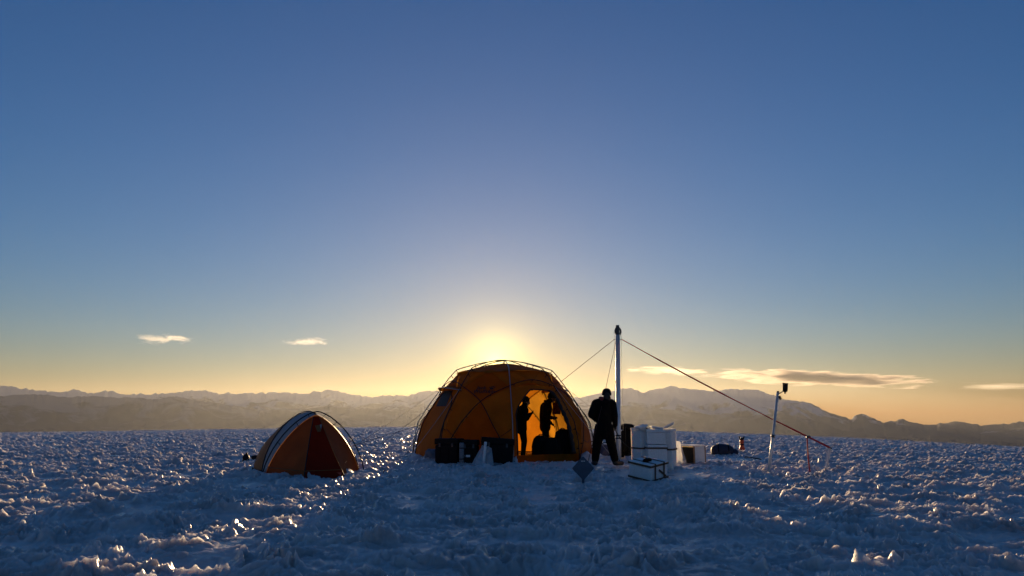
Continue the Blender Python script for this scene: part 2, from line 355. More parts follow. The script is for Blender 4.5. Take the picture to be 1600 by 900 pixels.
def lump(name, size, m, parent=None, loc=(0, 0, 0), seed=0, crump=.12, flat=.35, sub=3, power=2.6):
    """soft sack: a rounded, sagging, creased volume sitting on z = 0"""
    bm = bmesh.new(); bmesh.ops.create_icosphere(bm, subdivisions=sub, radius=1)
    co = np.array([v.co[:] for v in bm.verts])
    s = (np.abs(co) ** power).sum(1) ** (-1 / power); co = co * s[:, None]
    nz = fbm(co[:, 0] * 1.7 + seed * 3.1, co[:, 1] * 1.7 + co[:, 2] * 1.3, 3, seed) + .6 * (np.abs(pnoise(co[:, 0] * 3.2 + co[:, 2] * 2, co[:, 1] * 3.2 - co[:, 2], seed + 5)) - .25)
    co = co * (1 + crump * nz)[:, None]
    co[:, 2] = np.where(co[:, 2] < -flat, -flat + (co[:, 2] + flat) * .15, co[:, 2])
    zmin = co[:, 2].min(); h = co[:, 2].max() - zmin
    for v, c in zip(bm.verts, co):
        v.co = Vector((c[0] * size[0] / 2 + loc[0], c[1] * size[1] / 2 + loc[1], (c[2] - zmin) / h * size[2] + loc[2]))
    return bm_obj(name, bm, m, parent, True)
def sheet(name, P, m, parent=None, n=10, crump=.04, seed=0, thick=.004):
    """crumpled sheet over a quad P0..P3"""
    P = [Vector(p) for p in P]; V, F = [], []
    nrm = (P[1] - P[0]).cross(P[3] - P[0]).normalized()
    for i in range(n + 1):
        for j in range(n + 1):
            u, v = i / n, j / n
            p = (P[0] * (1 - u) + P[1] * u) * (1 - v) + (P[3] * (1 - u) + P[2] * u) * v
            k = pnoise(np.array([u * 3 + seed]), np.array([v * 3 + seed * 1.7]), seed)[0] + .5 * abs(pnoise(np.array([u * 7 + seed]), np.array([v * 7.]), seed + 3)[0])
            V.append(p + nrm * float(k) * crump)
    for i in range(n):
        for j in range(n): a = i * (n + 1) + j; F.append((a, a + 1, a + n + 2, a + n + 1))
    return mesh_obj(name, V, F, m, parent, True)

# ------------------------------------------------------------------ materials
def fabric(name, col, trans=.45, rough=.6, spec=.25, refl=1.0, face=(1, 1, 1)):
    """thin tent cloth: light passes through it"""
    m = bpy.data.materials.new(name); m.use_nodes = True; t = m.node_tree; t.nodes.clear(); N = t.nodes.new
    out = N('ShaderNodeOutputMaterial'); df = N('ShaderNodeBsdfPrincipled'); tr = N('ShaderNodeBsdfTranslucent'); mx = N('ShaderNodeMixShader')
    df.inputs['Roughness'].default_value = rough; df.inputs['Specular IOR Level'].default_value = spec
    tc = N('ShaderNodeTexCoord'); n = N('ShaderNodeTexNoise'); n.inputs['Scale'].default_value = 2.2; n.inputs['Detail'].default_value = 6
    t.links.new(tc.outputs['Object'], n.inputs['Vector'])
    r = N('ShaderNodeValToRGB'); r.color_ramp.elements[0].position = .3; r.color_ramp.elements[1].position = .7
    r.color_ramp.elements[0].color = tuple(c * .82 for c in col) + (1,); r.color_ramp.elements[1].color = tuple(min(1, c * 1.12) for c in col) + (1,)
    t.links.new(n.outputs['Fac'], r.inputs[0]); rf = N('ShaderNodeVectorMath'); rf.operation = 'MULTIPLY'; rf.inputs[1].default_value = tuple(refl * f for f in face); t.links.new(r.outputs[0], rf.inputs[0]); t.links.new(rf.outputs[0], df.inputs['Base Color']); t.links.new(r.outputs[0], tr.inputs['Color'])
    wr = N('ShaderNodeTexNoise'); wr.inputs['Scale'].default_value = 5; wr.inputs['Detail'].default_value = 3; wr.inputs['Distortion'].default_value = 1.5
    t.links.new(tc.outputs['Object'], wr.inputs['Vector'])
    bp = N('ShaderNodeBump'); bp.inputs['Strength'].default_value = .35; bp.inputs['Distance'].default_value = .03
    t.links.new(wr.outputs['Fac'], bp.inputs['Height']); t.links.new(bp.outputs[0], df.inputs['Normal']); t.links.new(bp.outputs[0], tr.inputs['Normal'])
    mx.inputs[0].default_value = trans
    t.links.new(df.outputs[0], mx.inputs[1]); t.links.new(tr.outputs[0], mx.inputs[2]); t.links.new(mx.outputs[0], out.inputs[0])
    return m
def plastic_film(name):
    m = bpy.data.materials.new(name); m.use_nodes = True; t = m.node_tree; t.nodes.clear(); N = t.nodes.new
    out = N('ShaderNodeOutputMaterial'); a = N('ShaderNodeBsdfTransparent'); b = N('ShaderNodeBsdfPrincipled'); c = N('ShaderNodeBsdfTranslucent'); m1 = N('ShaderNodeMixShader'); m2 = N('ShaderNodeMixShader')
    b.inputs['Base Color'].default_value = (.75, .78, .82, 1); b.inputs['Roughness'].default_value = .18; c.inputs['Color'].default_value = (.75, .76, .78, 1)
    m1.inputs[0].default_value = .4; m2.inputs[0].default_value = .7
    t.links.new(b.outputs[0], m1.inputs[1]); t.links.new(c.outputs[0], m1.inputs[2]); t.links.new(a.outputs[0], m2.inputs[1]); t.links.new(m1.outputs[0], m2.inputs[2]); t.links.new(m2.outputs[0], out.inputs[0])
    return m
M = dict(
    yellow=fabric('yellow_tent_cloth', (.74, .32, .024), .31, spec=.06, refl=.24, face=(1, 1.35, 1.6)), orange=fabric('orange_tent_cloth', (.68, .22, .010), .30, spec=.06, refl=.24, face=(1, 1.25, 1.3)),
    flygrey=fabric('grey_tent_cloth', (.34, .35, .37), .07), rust=fabric('rust_tent_cloth', (.30, .14, .05), .3, spec=.15), red=fabric('red_orange_tent_cloth', (.36, .030, .005), .4, spec=.08, refl=.7),
    brick=fabric('brown_orange_tent_cloth', (.55, .15, .035), .45, spec=.08, refl=.8),
    darkcloth=fabric('dark_tent_trim', (.02, .018, .018), .05), mesh=fabric('dark_insect_mesh', (.03, .025, .03), .12),
    pole_dark=mat('dark_tent_pole', (.006, .006, .007), .5, spec=.25), pole_grey=mat('grey_tent_pole', (.32, .33, .35), .35, .7),
    cord=mat('pale_cord', (.45, .42, .38), .8), red_rope=vary(mat('red_strap', (.60, .03, .025), .7), 90, .4), black_rope=mat('black_cord', (.008, .008, .008), .8),
    alu=vary(mat('brushed_aluminium', (.72, .70, .67), .38, .4), 14, .2, .05, stretch=(1, 1, .1)), steel=mat('dark_steel', (.07, .07, .075), .45, .6),
    white=vary(mat('white_foam', (.78, .77, .75), .7), 30, .08, .15), brown=vary(mat('brown_webbing', (.10, .055, .03), .8), 60, .3), wood=vary(mat('raw_wood', (.30, .17, .08), .7), 12, .3, .1, stretch=(1, 1, 6)),
    black=vary(mat('black_plastic', (.008, .008, .009), .55, spec=.2), 30, .3, .1), crate=vary(mat('black_case', (.005, .005, .006), .6, spec=.15), 18, .35, .1),
    navy=vary(mat('navy_nylon', (.012, .016, .04), .6), 22, .35, .25), blackcloth=vary(mat('black_nylon', (.004, .004, .005), .75, spec=.12), 22, .35, .25), blue=vary(mat('dark_blue_nylon', (.045, .05, .11), .6), 18, .3, .25), bluegrey=vary(mat('blue_grey_tarp', (.13, .145, .18), .6), 9, .25, .25),
    greypad=vary(mat('grey_foam_pad', (.20, .20, .21), .8), 30, .2), redcloth=vary(mat('dark_red_cloth', (.22, .025, .018), .75), 14, .3, .2), film=plastic_film('clear_plastic_film'),
    sign=vary(mat('blue_grey_sign_paint', (.05, .08, .12), .6), 8, .15), print=mat('black_print', (.012, .010, .009), .7), marks=mat('white_print', (.75, .75, .73), .6), orangered=vary(mat('orange_red_plastic', (.60, .07, .02), .45), 25, .2),
    dark_rope=mat('dark_red_rope', (.05, .012, .010), .85),
    skin=mat('skin', (.36, .20, .13), .55), hair=mat('dark_hair', (.015, .011, .009), .7), jacket=vary(mat('black_down_jacket', (.0025, .0025, .003), .8, spec=.12), 12, .35, .3), trousers=vary(mat('black_trousers', (.003, .003, .0035), .85, spec=.1), 14, .3, .2), boots=mat('dark_boots', (.025, .02, .018), .6),
    redjacket=vary(mat('dark_red_jacket', (.03, .005, .003), .8, spec=.1), 12, .3, .3), darkjacket=vary(mat('charcoal_jacket', (.003, .003, .004), .8, spec=.1), 12, .3, .3), hat=vary(mat('black_wool', (.004, .004, .005), .95), 60, .4, .3), glove=mat('black_glove', (.012, .012, .013), .7))

bsdf(M['white']).inputs['Subsurface Weight'].default_value = .6; bsdf(M['white']).inputs['Subsurface Radius'].default_value = (1, .8, .6); bsdf(M['white']).inputs['Subsurface Scale'].default_value = .06
# ------------------------------------------------------------------ the big dome tent
TC = at(788, 700, 21.6); TC.z = gz(TC.x, TC.y) - .01
TA, TB = 2.56, 2.72
_pz = np.array([0, .5, 1.02, 1.5, 1.98, 2.25, 2.45, 2.56, 2.64, 2.695, 2.72]); _pr = np.array([2.56, 2.53, 2.41, 2.10, 1.75, 1.54, 1.36, .98, .66, .36, 0])
def nod(azd, z, inset=0.0):
    a = R(azd); r_ = float(np.interp(z, _pz, _pr))
    p = Vector((math.sin(a) * r_, -math.cos(a) * r_, z)); return p * (1 - inset)
_ph = np.arctan2(_pz, _pr); _rho = np.hypot(_pz, _pr)
def proj(p):
    r_ = math.hypot(p.x, p.y); rho = float(np.interp(math.atan2(max(p.z, 0), r_), _ph, _rho)); return p * (rho / max(p.length, 1e-6))
def cloth_pos(flat, k): return (flat * (1 - k) + proj(flat) * k) * .982
def build_dome():
    T = root('dome_tent', TC); tag(T, 'large orange geodesic dome tent with exposed arched poles and lit open doorway', 'tent')
    A0 = 5.5; az = lambda i: A0 + 45 * i
    G = lambda i: nod(az(i), 0.0); Nn = lambda i: nod(az(i), 1.95); Tt = lambda i: nod(az(i), 2.45)
    mid = lambda i, z: nod(az(i) + 22.5, z)
    top = Vector((0, 0, TB))
    def eave(p): return Vector((p.x * 1.045, p.y * 1.045, p.z - .015))
    def tuck(p): return Vector((p.x * .965, p.y * .965, p.z - .02))
    def tri(name, p0, p1, p2, m, n=13, sag=.5, kb=.88):
        V, F, idx = [], [], {}
        for i in range(n + 1):
            for j in range(n + 1 - i):
                b0, b1 = i / n, j / n; b2 = 1 - b0 - b1; f = p0 * b0 + p1 * b1 + p2 * b2
                q = cloth_pos(f, kb - sag * 27 * b0 * b1 * b2); wk = 3 * min(b0, b1, b2); q = q * (1 + (.010 * float(pnoise(np.array([q.x * 3.1 + q.z]), np.array([q.z * 4.3 - q.y]), 7)[0]) + .006 * float(pnoise(np.array([q.x * 9 - q.z * 4]), np.array([q.z * 3 + q.y * 7.]), 8)[0])) * min(1, wk * 3)); idx[i, j] = len(V); V.append(q)
        for i in range(n):
            for j in range(n - i):
                F.append((idx[i, j], idx[i + 1, j], idx[i, j + 1]))
                if j < n - i - 1: F.append((idx[i + 1, j], idx[i + 1, j + 1], idx[i, j + 1]))
        return mesh_obj(name, V, F, m, T, True)
    def quad(name, ga, gb, nb, na, m, cuts=None, n=14, kb=.88, sag=.35):
        """panel of a wall sector; cuts(s, t) true where the cloth is left open"""
        V, F, idx = [], [], {}
        for i in range(n + 1):
            for j in range(n + 1):
                s, t = i / n, j / n; f = (ga * (1 - s) + gb * s) * (1 - t) + (na * (1 - s) + nb * s) * t
                idx[i, j] = len(V); V.append(cloth_pos(f, kb - sag * 16 * s * (1 - s) * t * (1 - t)))
        for i in range(n):
            for j in range(n): F.append((idx[i, j], idx[i + 1, j], idx[i + 1, j + 1], idx[i, j + 1]))
        return mesh_obj(name, V, F, m, T, True)
    def wall_pt(i, s, t, kb=.88, sag=.35, out=0.0):
        f = (G(i) * (1 - s) + G(i + 1) * s) * (1 - t) + (Nn(i) * (1 - s) + Nn(i + 1) * s) * t
        p = cloth_pos(f, kb - sag * 16 * s * (1 - s) * t * (1 - t)); d = Vector((p.x, p.y, p.z * .5)).normalized()
        return p + d * out
    kite = None
    for i in range(8):
        door = i % 2 == 0          # sectors 0, 2, 4, 6 carry a doorway, the others a lattice
        a, b = i, i + 1
        if door:
            P = mid(i, 2.10)
            tri('roof_panel', top, eave(Tt(a)), eave(Tt(b)), M['yellow'], kb=.7, sag=.3)
            tri('shoulder_panel', tuck(Tt(a)), Nn(a), P, M['yellow'], kb=.35); tri('shoulder_panel', tuck(Tt(a)), P, tuck(Tt(b)), M['yellow'], kb=.35); tri('shoulder_panel', tuck(Tt(b)), P, Nn(b), M['yellow'], kb=.35)
            tri('door_header', Nn(a), Nn(b), P, M['orange'], sag=.2)
        else:
            K = mid(i, 2.40); X = mid(i, 1.55)
            tri('roof_panel', top, eave(Tt(a)), eave(K), M['yellow'], kb=.7, sag=.3); tri('roof_panel', top, eave(K), eave(Tt(b)), M['yellow'], kb=.7, sag=.3)
            tri('shoulder_panel', tuck(Tt(a)), Nn(a), tuck(K), M['yellow'], kb=.35); tri('shoulder_panel', tuck(Tt(b)), tuck(K), Nn(b), M['yellow'], kb=.35)
            k1 = tri('kite_panel', tuck(K), Nn(a), X, M['orange'], sag=.15); k2 = tri('kite_panel', tuck(K), X, Nn(b), M['orange'], sag=.15)
            if i == 7: kite = (k1, k2)
            tri('side_panel', Nn(a), G(a), X, M['yellow']); tri('side_panel', Nn(b), X, G(b), M['yellow'])
            tri('foot_panel', X, G(a), G(b), M['orange'], sag=.25)
    # closed doorways, each with a zip line, a dark vent and a hood held out by a hoop
    for i in (2, 4, 6):
        quad('door_panel', G(i), G(i + 1), Nn(i + 1), Nn(i), M['yellow'])
        z = [wall_pt(i, .10, t, out=.012) for t in np.linspace(.03, .66, 8)] + [wall_pt(i, .5 - .4 * math.cos(u), .66 + .26 * math.sin(u), out=.012) for u in np.linspace(.15, math.pi - .15, 10)] + [wall_pt(i, .90, t, out=.012) for t in np.linspace(.66, .03, 8)]
        tube('door_zip', z, .016, M['darkcloth'], T, 5)
        V = [wall_pt(i, s, t, out=.01) for t in np.linspace(.70, .93, 4) for s in np.linspace(.28, .72, 6)]
        mesh_obj('vent_mesh', V, [(r_ * 6 + c, r_ * 6 + c + 1, (r_ + 1) * 6 + c + 1, (r_ + 1) * 6 + c) for r_ in range(3) for c in range(5)], M['mesh'], T)
        o1 = mid(i, 1.95); d = Vector((o1.x, o1.y, 0)).normalized()
        rim = []
        for u in np.linspace(0, 1, 9):
            e = Nn(i) * (1 - u) + Nn(i + 1) * u; rim.append(proj(e) * .99 + d * .30 * math.sin(math.pi * u) ** .7 + Vector((0, 0, -.07)))
        hood = [cloth_pos(Nn(i) * (1 - u) + Nn(i + 1) * u, .88) for u in np.linspace(0, 1, 9)]
        mesh_obj('vent_hood', hood + rim, [(k, k + 1, k + 10, k + 9) for k in range(8)], M['orange'], T, True)
        tube('hood_hoop', rim, .012, M['pole_grey'], T, 6)
    # open doorway in sector 0
    n = 30
    def sl(t): return .07 + (.34 * ((t - .58) / .35) ** 1.6 if t > .58 else 0.0)
    def sr(t): return .915 - (.10 * ((t - .80) / .13) ** 2 if t > .80 else 0)
    t0, t1 = .105, .93
    def strip(name, fs, ts, m):
        k = 7; V = [wall_pt(0, fs(t)[0] * (1 - u) + fs(t)[1] * u, t) for t in ts for u in np.linspace(0, 1, k)]
        return mesh_obj(name, V, [(r_ * k + c, r_ * k + c + 1, (r_ + 1) * k + c + 1, (r_ + 1) * k + c) for r_ in range(len(ts) - 1) for c in range(k - 1)], m, T, True)
    ts = np.linspace(t0, t1, n)
    strip('door_jamb', lambda t: (0, sl(t)), ts, M['yellow']); strip('door_jamb', lambda t: (sr(t), 1), ts, M['yellow'])
    strip('door_sill', lambda t: (0, 1), np.linspace(0, t0, 4), M['orange']); strip('door_lintel', lambda t: (0, 1), np.linspace(t1, 1, 4), M['yellow'])
    tube('door_zip', [wall_pt(0, sl(t), t, out=.012) for t in ts] + [wall_pt(0, s, t1, out=.012) for s in np.linspace(sl(t1), sr(t1), 8)][1:], .018, M['darkcloth'], T, 6)
    rnd = random.Random(4)
    tube('rolled_door_flap', [wall_pt(0, sr(t) - .01, t, out=.03) for t in ts], [.035 + .012 * math.sin(k * 1.9) + rnd.uniform(0, .012) + .02 * (1 - k / n) for k in range(n)], M['darkcloth'], T, 8)
    # poles: four hoops over the top and four arches over the doorways
    for i in range(4):
        pts = [nod(az(i), z) for z in np.concatenate([np.linspace(-.0, 2.2, 14), np.linspace(2.28, 2.70, 9)])] + [Vector((0, 0, TB))] + [nod(az(i + 4), z) for z in np.concatenate([np.linspace(2.70, 2.28, 9), np.linspace(2.2, 0, 14)])]
        pts = [p * (1.004 + .003 * i) + Vector((0, 0, .012 * (p.z > 2))) for p in pts]
        h = tube('hoop_pole', pts, .0135, M['pole_grey'] if i in (0, 2) else M['pole_dark'], T, 7)
        for q in range(2, len(pts) - 2, 3):
            p = pts[q]; c = p * .965; tube('pole_clip', [c, p], .011, M['pole_dark'], h, 5)
    for i in (0, 2, 4, 6):
        key = [(az(i) - 45, 0.0), (az(i) - 36, .75), (az(i) - 22.5, 1.55), (az(i), 1.97), (az(i) + 22.5, 2.13), (az(i) + 45, 1.97), (az(i) + 67.5, 1.55), (az(i) + 81, .75), (az(i) + 90, 0.0)]
        A = np.array([k[0] for k in key]); Z = np.array([k[1] for k in key]); u = np.linspace(0, 8, 49)
        def cr(Y, x):      # Catmull-Rom
            j = min(int(x), 7); f = x - j; y0, y1, y2, y3 = Y[max(j - 1, 0)], Y[j], Y[j + 1], Y[min(j + 2, 8)]
            return .5 * (2 * y1 + (y2 - y0) * f + (2 * y0 - 5 * y1 + 4 * y2 - y3) * f * f + (3 * y1 - y0 - 3 * y2 + y3) * f ** 3)
        pts = [nod(cr(A, x), max(0, cr(Z, x))) * 1.004 for x in u]
        h = tube('arch_pole', pts, .0125, M['pole_dark'], T, 7)
        for q in range(4, 46, 5): tube('pole_clip', [pts[q] * .965, pts[q]], .010, M['pole_dark'], h, 5)
    # tension tapes low on the lattice panels
    for i in (1, 7):
        tube('tension_tape', [wall_pt(i, s, .42 - .20 * math.sin(math.pi * s), sag=.25, out=.015) for s in np.linspace(.02, .98, 12)], .007, M['darkcloth'], T, 5)
    # guy ropes pegged out round the tent
    for k, (azd, z, out, dz) in enumerate([(-84.5, 1.3, 1.5, 0), (-84.5, 1.95, 2.2, 0), (-39.5, 1.95, 1.3, 0), (50.5, 1.95, 1.2, 0), (95.5, 1.3, 1.2, 0), (95.5, 1.95, 1.9, 0), (5.5, 1.1, .35, 0), (140.5, 1.9, 1.6, 0), (-129.5, 1.9, 1.6, 0)]):
        p = nod(azd, z) * 1.01; d = Vector((math.sin(R(azd)), -math.cos(R(azd)), 0)); e = d * (TA + out) + Vector((0, 0, -.02))
        g = tube('guy_rope', [p, p * .5 + e * .5 + Vector((0, 0, -.02)), e], .0055, M['cord'], T, 5)
        tube('peg', [e + Vector((0, 0, .12)) + d * .03, e - Vector((0, 0, .1)) - d * .05], .012, M['steel'], g, 5)
    # floor sheet
    V = [G(i) * .965 + Vector((0, 0, .015)) for i in range(8)]; mesh_obj('floor_sheet', V, [tuple(range(8))], M['black'], T)
    # print on the lattice panel
    from mathutils.bvhtree import BVHTree
    me1, me2 = kite[0].data, kite[1].data
    vs_ = [v.co.copy() for v in me1.vertices] + [v.co.copy() for v in me2.vertices]; n1 = len(me1.vertices)
    bv = BVHTree.FromPolygons(vs_, [tuple(p.vertices) for p in me1.polygons] + [tuple(v + n1 for v in p.vertices) for p in me2.polygons])
    ca = R(A0 - 22.5 + .5); c0 = nod(A0 - 22, 1.86); nrm = Vector((math.sin(ca) * .80, -math.cos(ca) * .80, .6)); ux = Vector((math.cos(ca), math.sin(ca), 0)); uy = nrm.cross(ux) * -1
    if uy.z < 0: uy = -uy
    def onto(u, v):
        p = c0 + ux * u + uy * v + nrm * .5; h = bv.ray_cast(p, -nrm)
        return (h[0] if h[0] is not None else c0 + ux * u + uy * v) + nrm * .008
    def lettering(name, txt, size, u, v, parent):
        cu = bpy.data.curves.new(name, 'FONT'); cu.body = txt; cu.size = size; cu.shear = .18; cu.offset = .0035; cu.space_character = 1.02; cu.resolution_u = 3
        tmp = bpy.data.objects.new('tmp', cu); C.objects.link(tmp); bpy.context.view_layer.update()
        me = bpy.data.meshes.new_from_object(tmp.evaluated_get(bpy.context.evaluated_depsgraph_get())); bpy.data.objects.remove(tmp)
        bm = bmesh.new(); bm.from_mesh(me); bmesh.ops.triangulate(bm, faces=bm.faces[:])
        for vv in bm.verts: vv.co = onto(vv.co.x + u, vv.co.y + v)
        return bm_obj(name, bm, M['print'], parent)
    lettering('lettering', 'Jack', .165, -.245, .055, kite[0]); lettering('lettering', 'Wolfskin', .165, -.315, -.075, kite[0])
    for (u, v, ru, rv) in ((.185, .085, .055, .030), (.130, .125, .020, .024), (.175, .150, .019, .026), (.222, .152, .019, .026), (.262, .125, .018, .024)):
        ring = [onto(u + ru * math.cos(q), v + rv * math.sin(q)) for q in np.linspace(0, 2 * math.pi, 13)[:-1]]
        mesh_obj('paw_mark', ring, [tuple(range(12))], M['print'], kite[1])
    return T
build_dome()

# ------------------------------------------------------------------ the small tent
def build_small_tent():
    O = Vector((-4.07, 15.7, 0)); O.z = gz(O.x, O.y) - .03
    T = root('dome_tent', O, R(30)); tag(T, 'small red and orange tent with pale grey roof band pitched left of the big dome', 'tent')
    # local: +y runs back along the ridge, +x to the right, the doorway faces -y
    def arch(y, w, h, k=1.45, n=25, lean=0.0):
        out = []
        for u in np.linspace(-1, 1, n):
            a = u * math.pi / 2; x = w * math.copysign(abs(math.sin(a)) ** (2 / k), u); z = h * abs(math.cos(a)) ** (2 / k)
            out.append(Vector((x, y + lean * z, z)))
        return out
    secs = [(0.0, .97, 1.20, 1.40), (.05, .98, 1.24, 1.48, 25, .15), (.09, .99, 1.265, 1.56, 25, .30), (.12, 1.0, 1.26, 1.62, 25, .42), (.62, 1.0, 1.19, 1.75, 25, .22), (1.22, .95, 1.02, 1.9), (1.62, .88, .79, 2.0), (1.93, .78, .52, 2.0), (2.18, .62, .20, 2.0), (2.26, .5, .03, 2.0)]
    def loft(name, ss, m):
        rows = [arch(*q) for q in ss]; n = 25; V = [p for r_ in rows for p in r_]
        return mesh_obj(name, V, [(i * n + j, i * n + j + 1, (i + 1) * n + j + 1, (i + 1) * n + j) for i in range(len(rows) - 1) for j in range(n - 1)], m, T, True)
    loft('roof_band', secs[:4], M['flygrey']); loft('rear_canopy', secs[3:], M['rust'])
    def seam(i, name, m, r_=.011, off=1.012): return tube(name, [Vector((p.x * off, p.y, p.z * off)) for p in arch(*secs[i])], r_, m, T, 6)
    seam(3, 'arch_pole', M['pole_dark'], .010)
    fp = [Vector((p.x * 1.04, p.y - .05, p.z * 1.03)) for p in arch(-.03, 1.0, 1.23, 1.55)]
    h = tube('arch_pole', fp, .012, M['pole_dark'], T, 7)
    for q in (5, 8, 10, 14, 16, 19): tube('pole_clip', [fp[q], arch(0.0, .97, 1.20, 1.40)[q]], .007, M['pole_dark'], h, 5)
    tube('ridge_pole', [Vector((0, y, h_ + .012)) for y, w_, h_ in [(q[0] + (q[5] * q[2] if len(q) > 5 else 0), q[1], q[2]) for q in secs]], .010, M['pole_dark'], T, 6)
    # vestibule: three cloth panels from the front arch down to the snow
    fr = arch(0.0, .955, 1.185, 1.40); top = fr[12]; p1, p2 = Vector((-.60, -1.50, 0.0)), Vector((.20, -1.50, 0.0))
    tops = Vector((0, -.05, 1.20))
    def fan(name, rim, foot, m, seed, n=12):
        V, F = [], []; rim = [Vector(p) for p in rim]; k = len(rim)
        for i in range(k):
            for j in range(n + 1):
                t = j / n; f = foot(i / (k - 1)); p = rim[i] * (1 - t) + f * t
                w_ = math.sin(math.pi * t) * .055; fold = .012 * math.sin(i * 2.1 + t * 5 + seed) * math.sin(math.pi * t)
                V.append(p + Vector((0, 1, -.25)) * (w_ * .6) + Vector((0, fold, fold)))
        for i in range(k - 1):
            for j in range(n): a = i * (n + 1) + j; F.append((a, a + 1, a + n + 2, a + n + 1))
        return mesh_obj(name, V, F, m, T, True)
    d1 = top * .93 + p1 * .07
    lp = fan('vestibule_side', fr[0:12], lambda u: fr[0] * (1 - u) + p1 * u, M['brick'], 1)
    dp = fan('vestibule_door', [fr[11] * (1 - u) + fr[13] * u for u in np.linspace(0, 1, 7)], lambda u: p1 * (1 - u) + p2 * u, M['red'], 2)
    rp = fan('vestibule_side', fr[13:25], lambda u: p2 * (1 - u) + fr[24] * u, M['brick'], 3)
    tube('door_zip', [fr[11].lerp(p1, t) + Vector((0, .033 * math.sin(math.pi * t) - .012, -.008 * math.sin(math.pi * t) + .008)) for t in np.linspace(.02, .99, 14)], .010, M['darkcloth'], dp, 5)
    tube('door_seam', [fr[13].lerp(p2, t) + Vector((0, .033 * math.sin(math.pi * t) - .012, -.008 * math.sin(math.pi * t) + .008)) for t in np.linspace(.02, .99, 14)], .006, M['rust'], dp, 5)
    # paler lower hem, vent window, reflective tab
    hem = lambda a, b, nm: tube(nm, [a.lerp(b, t) + Vector((0, -.012, .17)) * 1.0 + Vector((0, .17 * .85, 0)) for t in np.linspace(0.0, 1, 8)], .007, M['rust'], T, 5)
    hem(p1, p2, 'hem_seam'); hem(fr[0] + Vector((0.02, -.16, 0)), p1, 'hem_seam')
    def onp(u, v, out=.02): return (fr[11].lerp(p1, v)).lerp(fr[13].lerp(p2, v), u) + Vector((0, .033 * math.sin(math.pi * v) - out, .012))
    mesh_obj('vent_window', [onp(.25, .17), onp(.92, .15), onp(.70, .27), onp(.45, .28)], [(0, 1, 2, 3)], M['rust'], dp)
    mesh_obj('vent_flap', [onp(.72, .155, .03), onp(.93, .15, .03), onp(.74, .23, .03)], [(0, 1, 2)], M['flygrey'], dp)
    mesh_obj('reflective_tab', [onp(.83, .905, .03), onp(.97, .905, .03), onp(.90, .95, .03)], [(0, 1, 2)], M['orangered'], dp)
    # pale side strip and ground sheet edge
    V = []
    for q in range(16, 24): V += [fr[q] * 1.01 + Vector((0, -.02, 0)), fr[q] * 1.01 + Vector((.012, .045, 0))]
    mesh_obj('side_band', V, [(2 * k, 2 * k + 1, 2 * k + 3, 2 * k + 2) for k in range(7)], M['flygrey'], T, True)
    gs = [Vector((x, y, z)) for (x, y) in ((-.985, .02), (-1.03, .5), (-1.0, .95), (-.95, 1.35), (-.88, 1.7), (-.72, 2.1)) for z in (-.05, .10)]
    mesh_obj('ground_sheet', [Vector((p.x * 1.012, p.y, p.z)) for p in gs], [(2 * k, 2 * k + 2, 2 * k + 3, 2 * k + 1) for k in range(5)], M['blackcloth'], T)
    for a, b in ((Vector((1.03, -.05, .35)), Vector((1.35, -.5, -.02))), (Vector((.99, -.05, .7)), Vector((1.28, -.62, -.02))), (Vector((-1.02, .5, .3)), Vector((-1.5, .45, -.02))), (Vector((.62, 1.95, .3)), Vector((1.2, 2.9, -.02)))):
        g = tube('guy_rope', [a, b], .005, M['cord'], T, 5); tube('peg', [b + Vector((0, 0, .08)), b - Vector((0, 0, .1))], .010, M['steel'], g, 5)
    return T
build_small_tent()

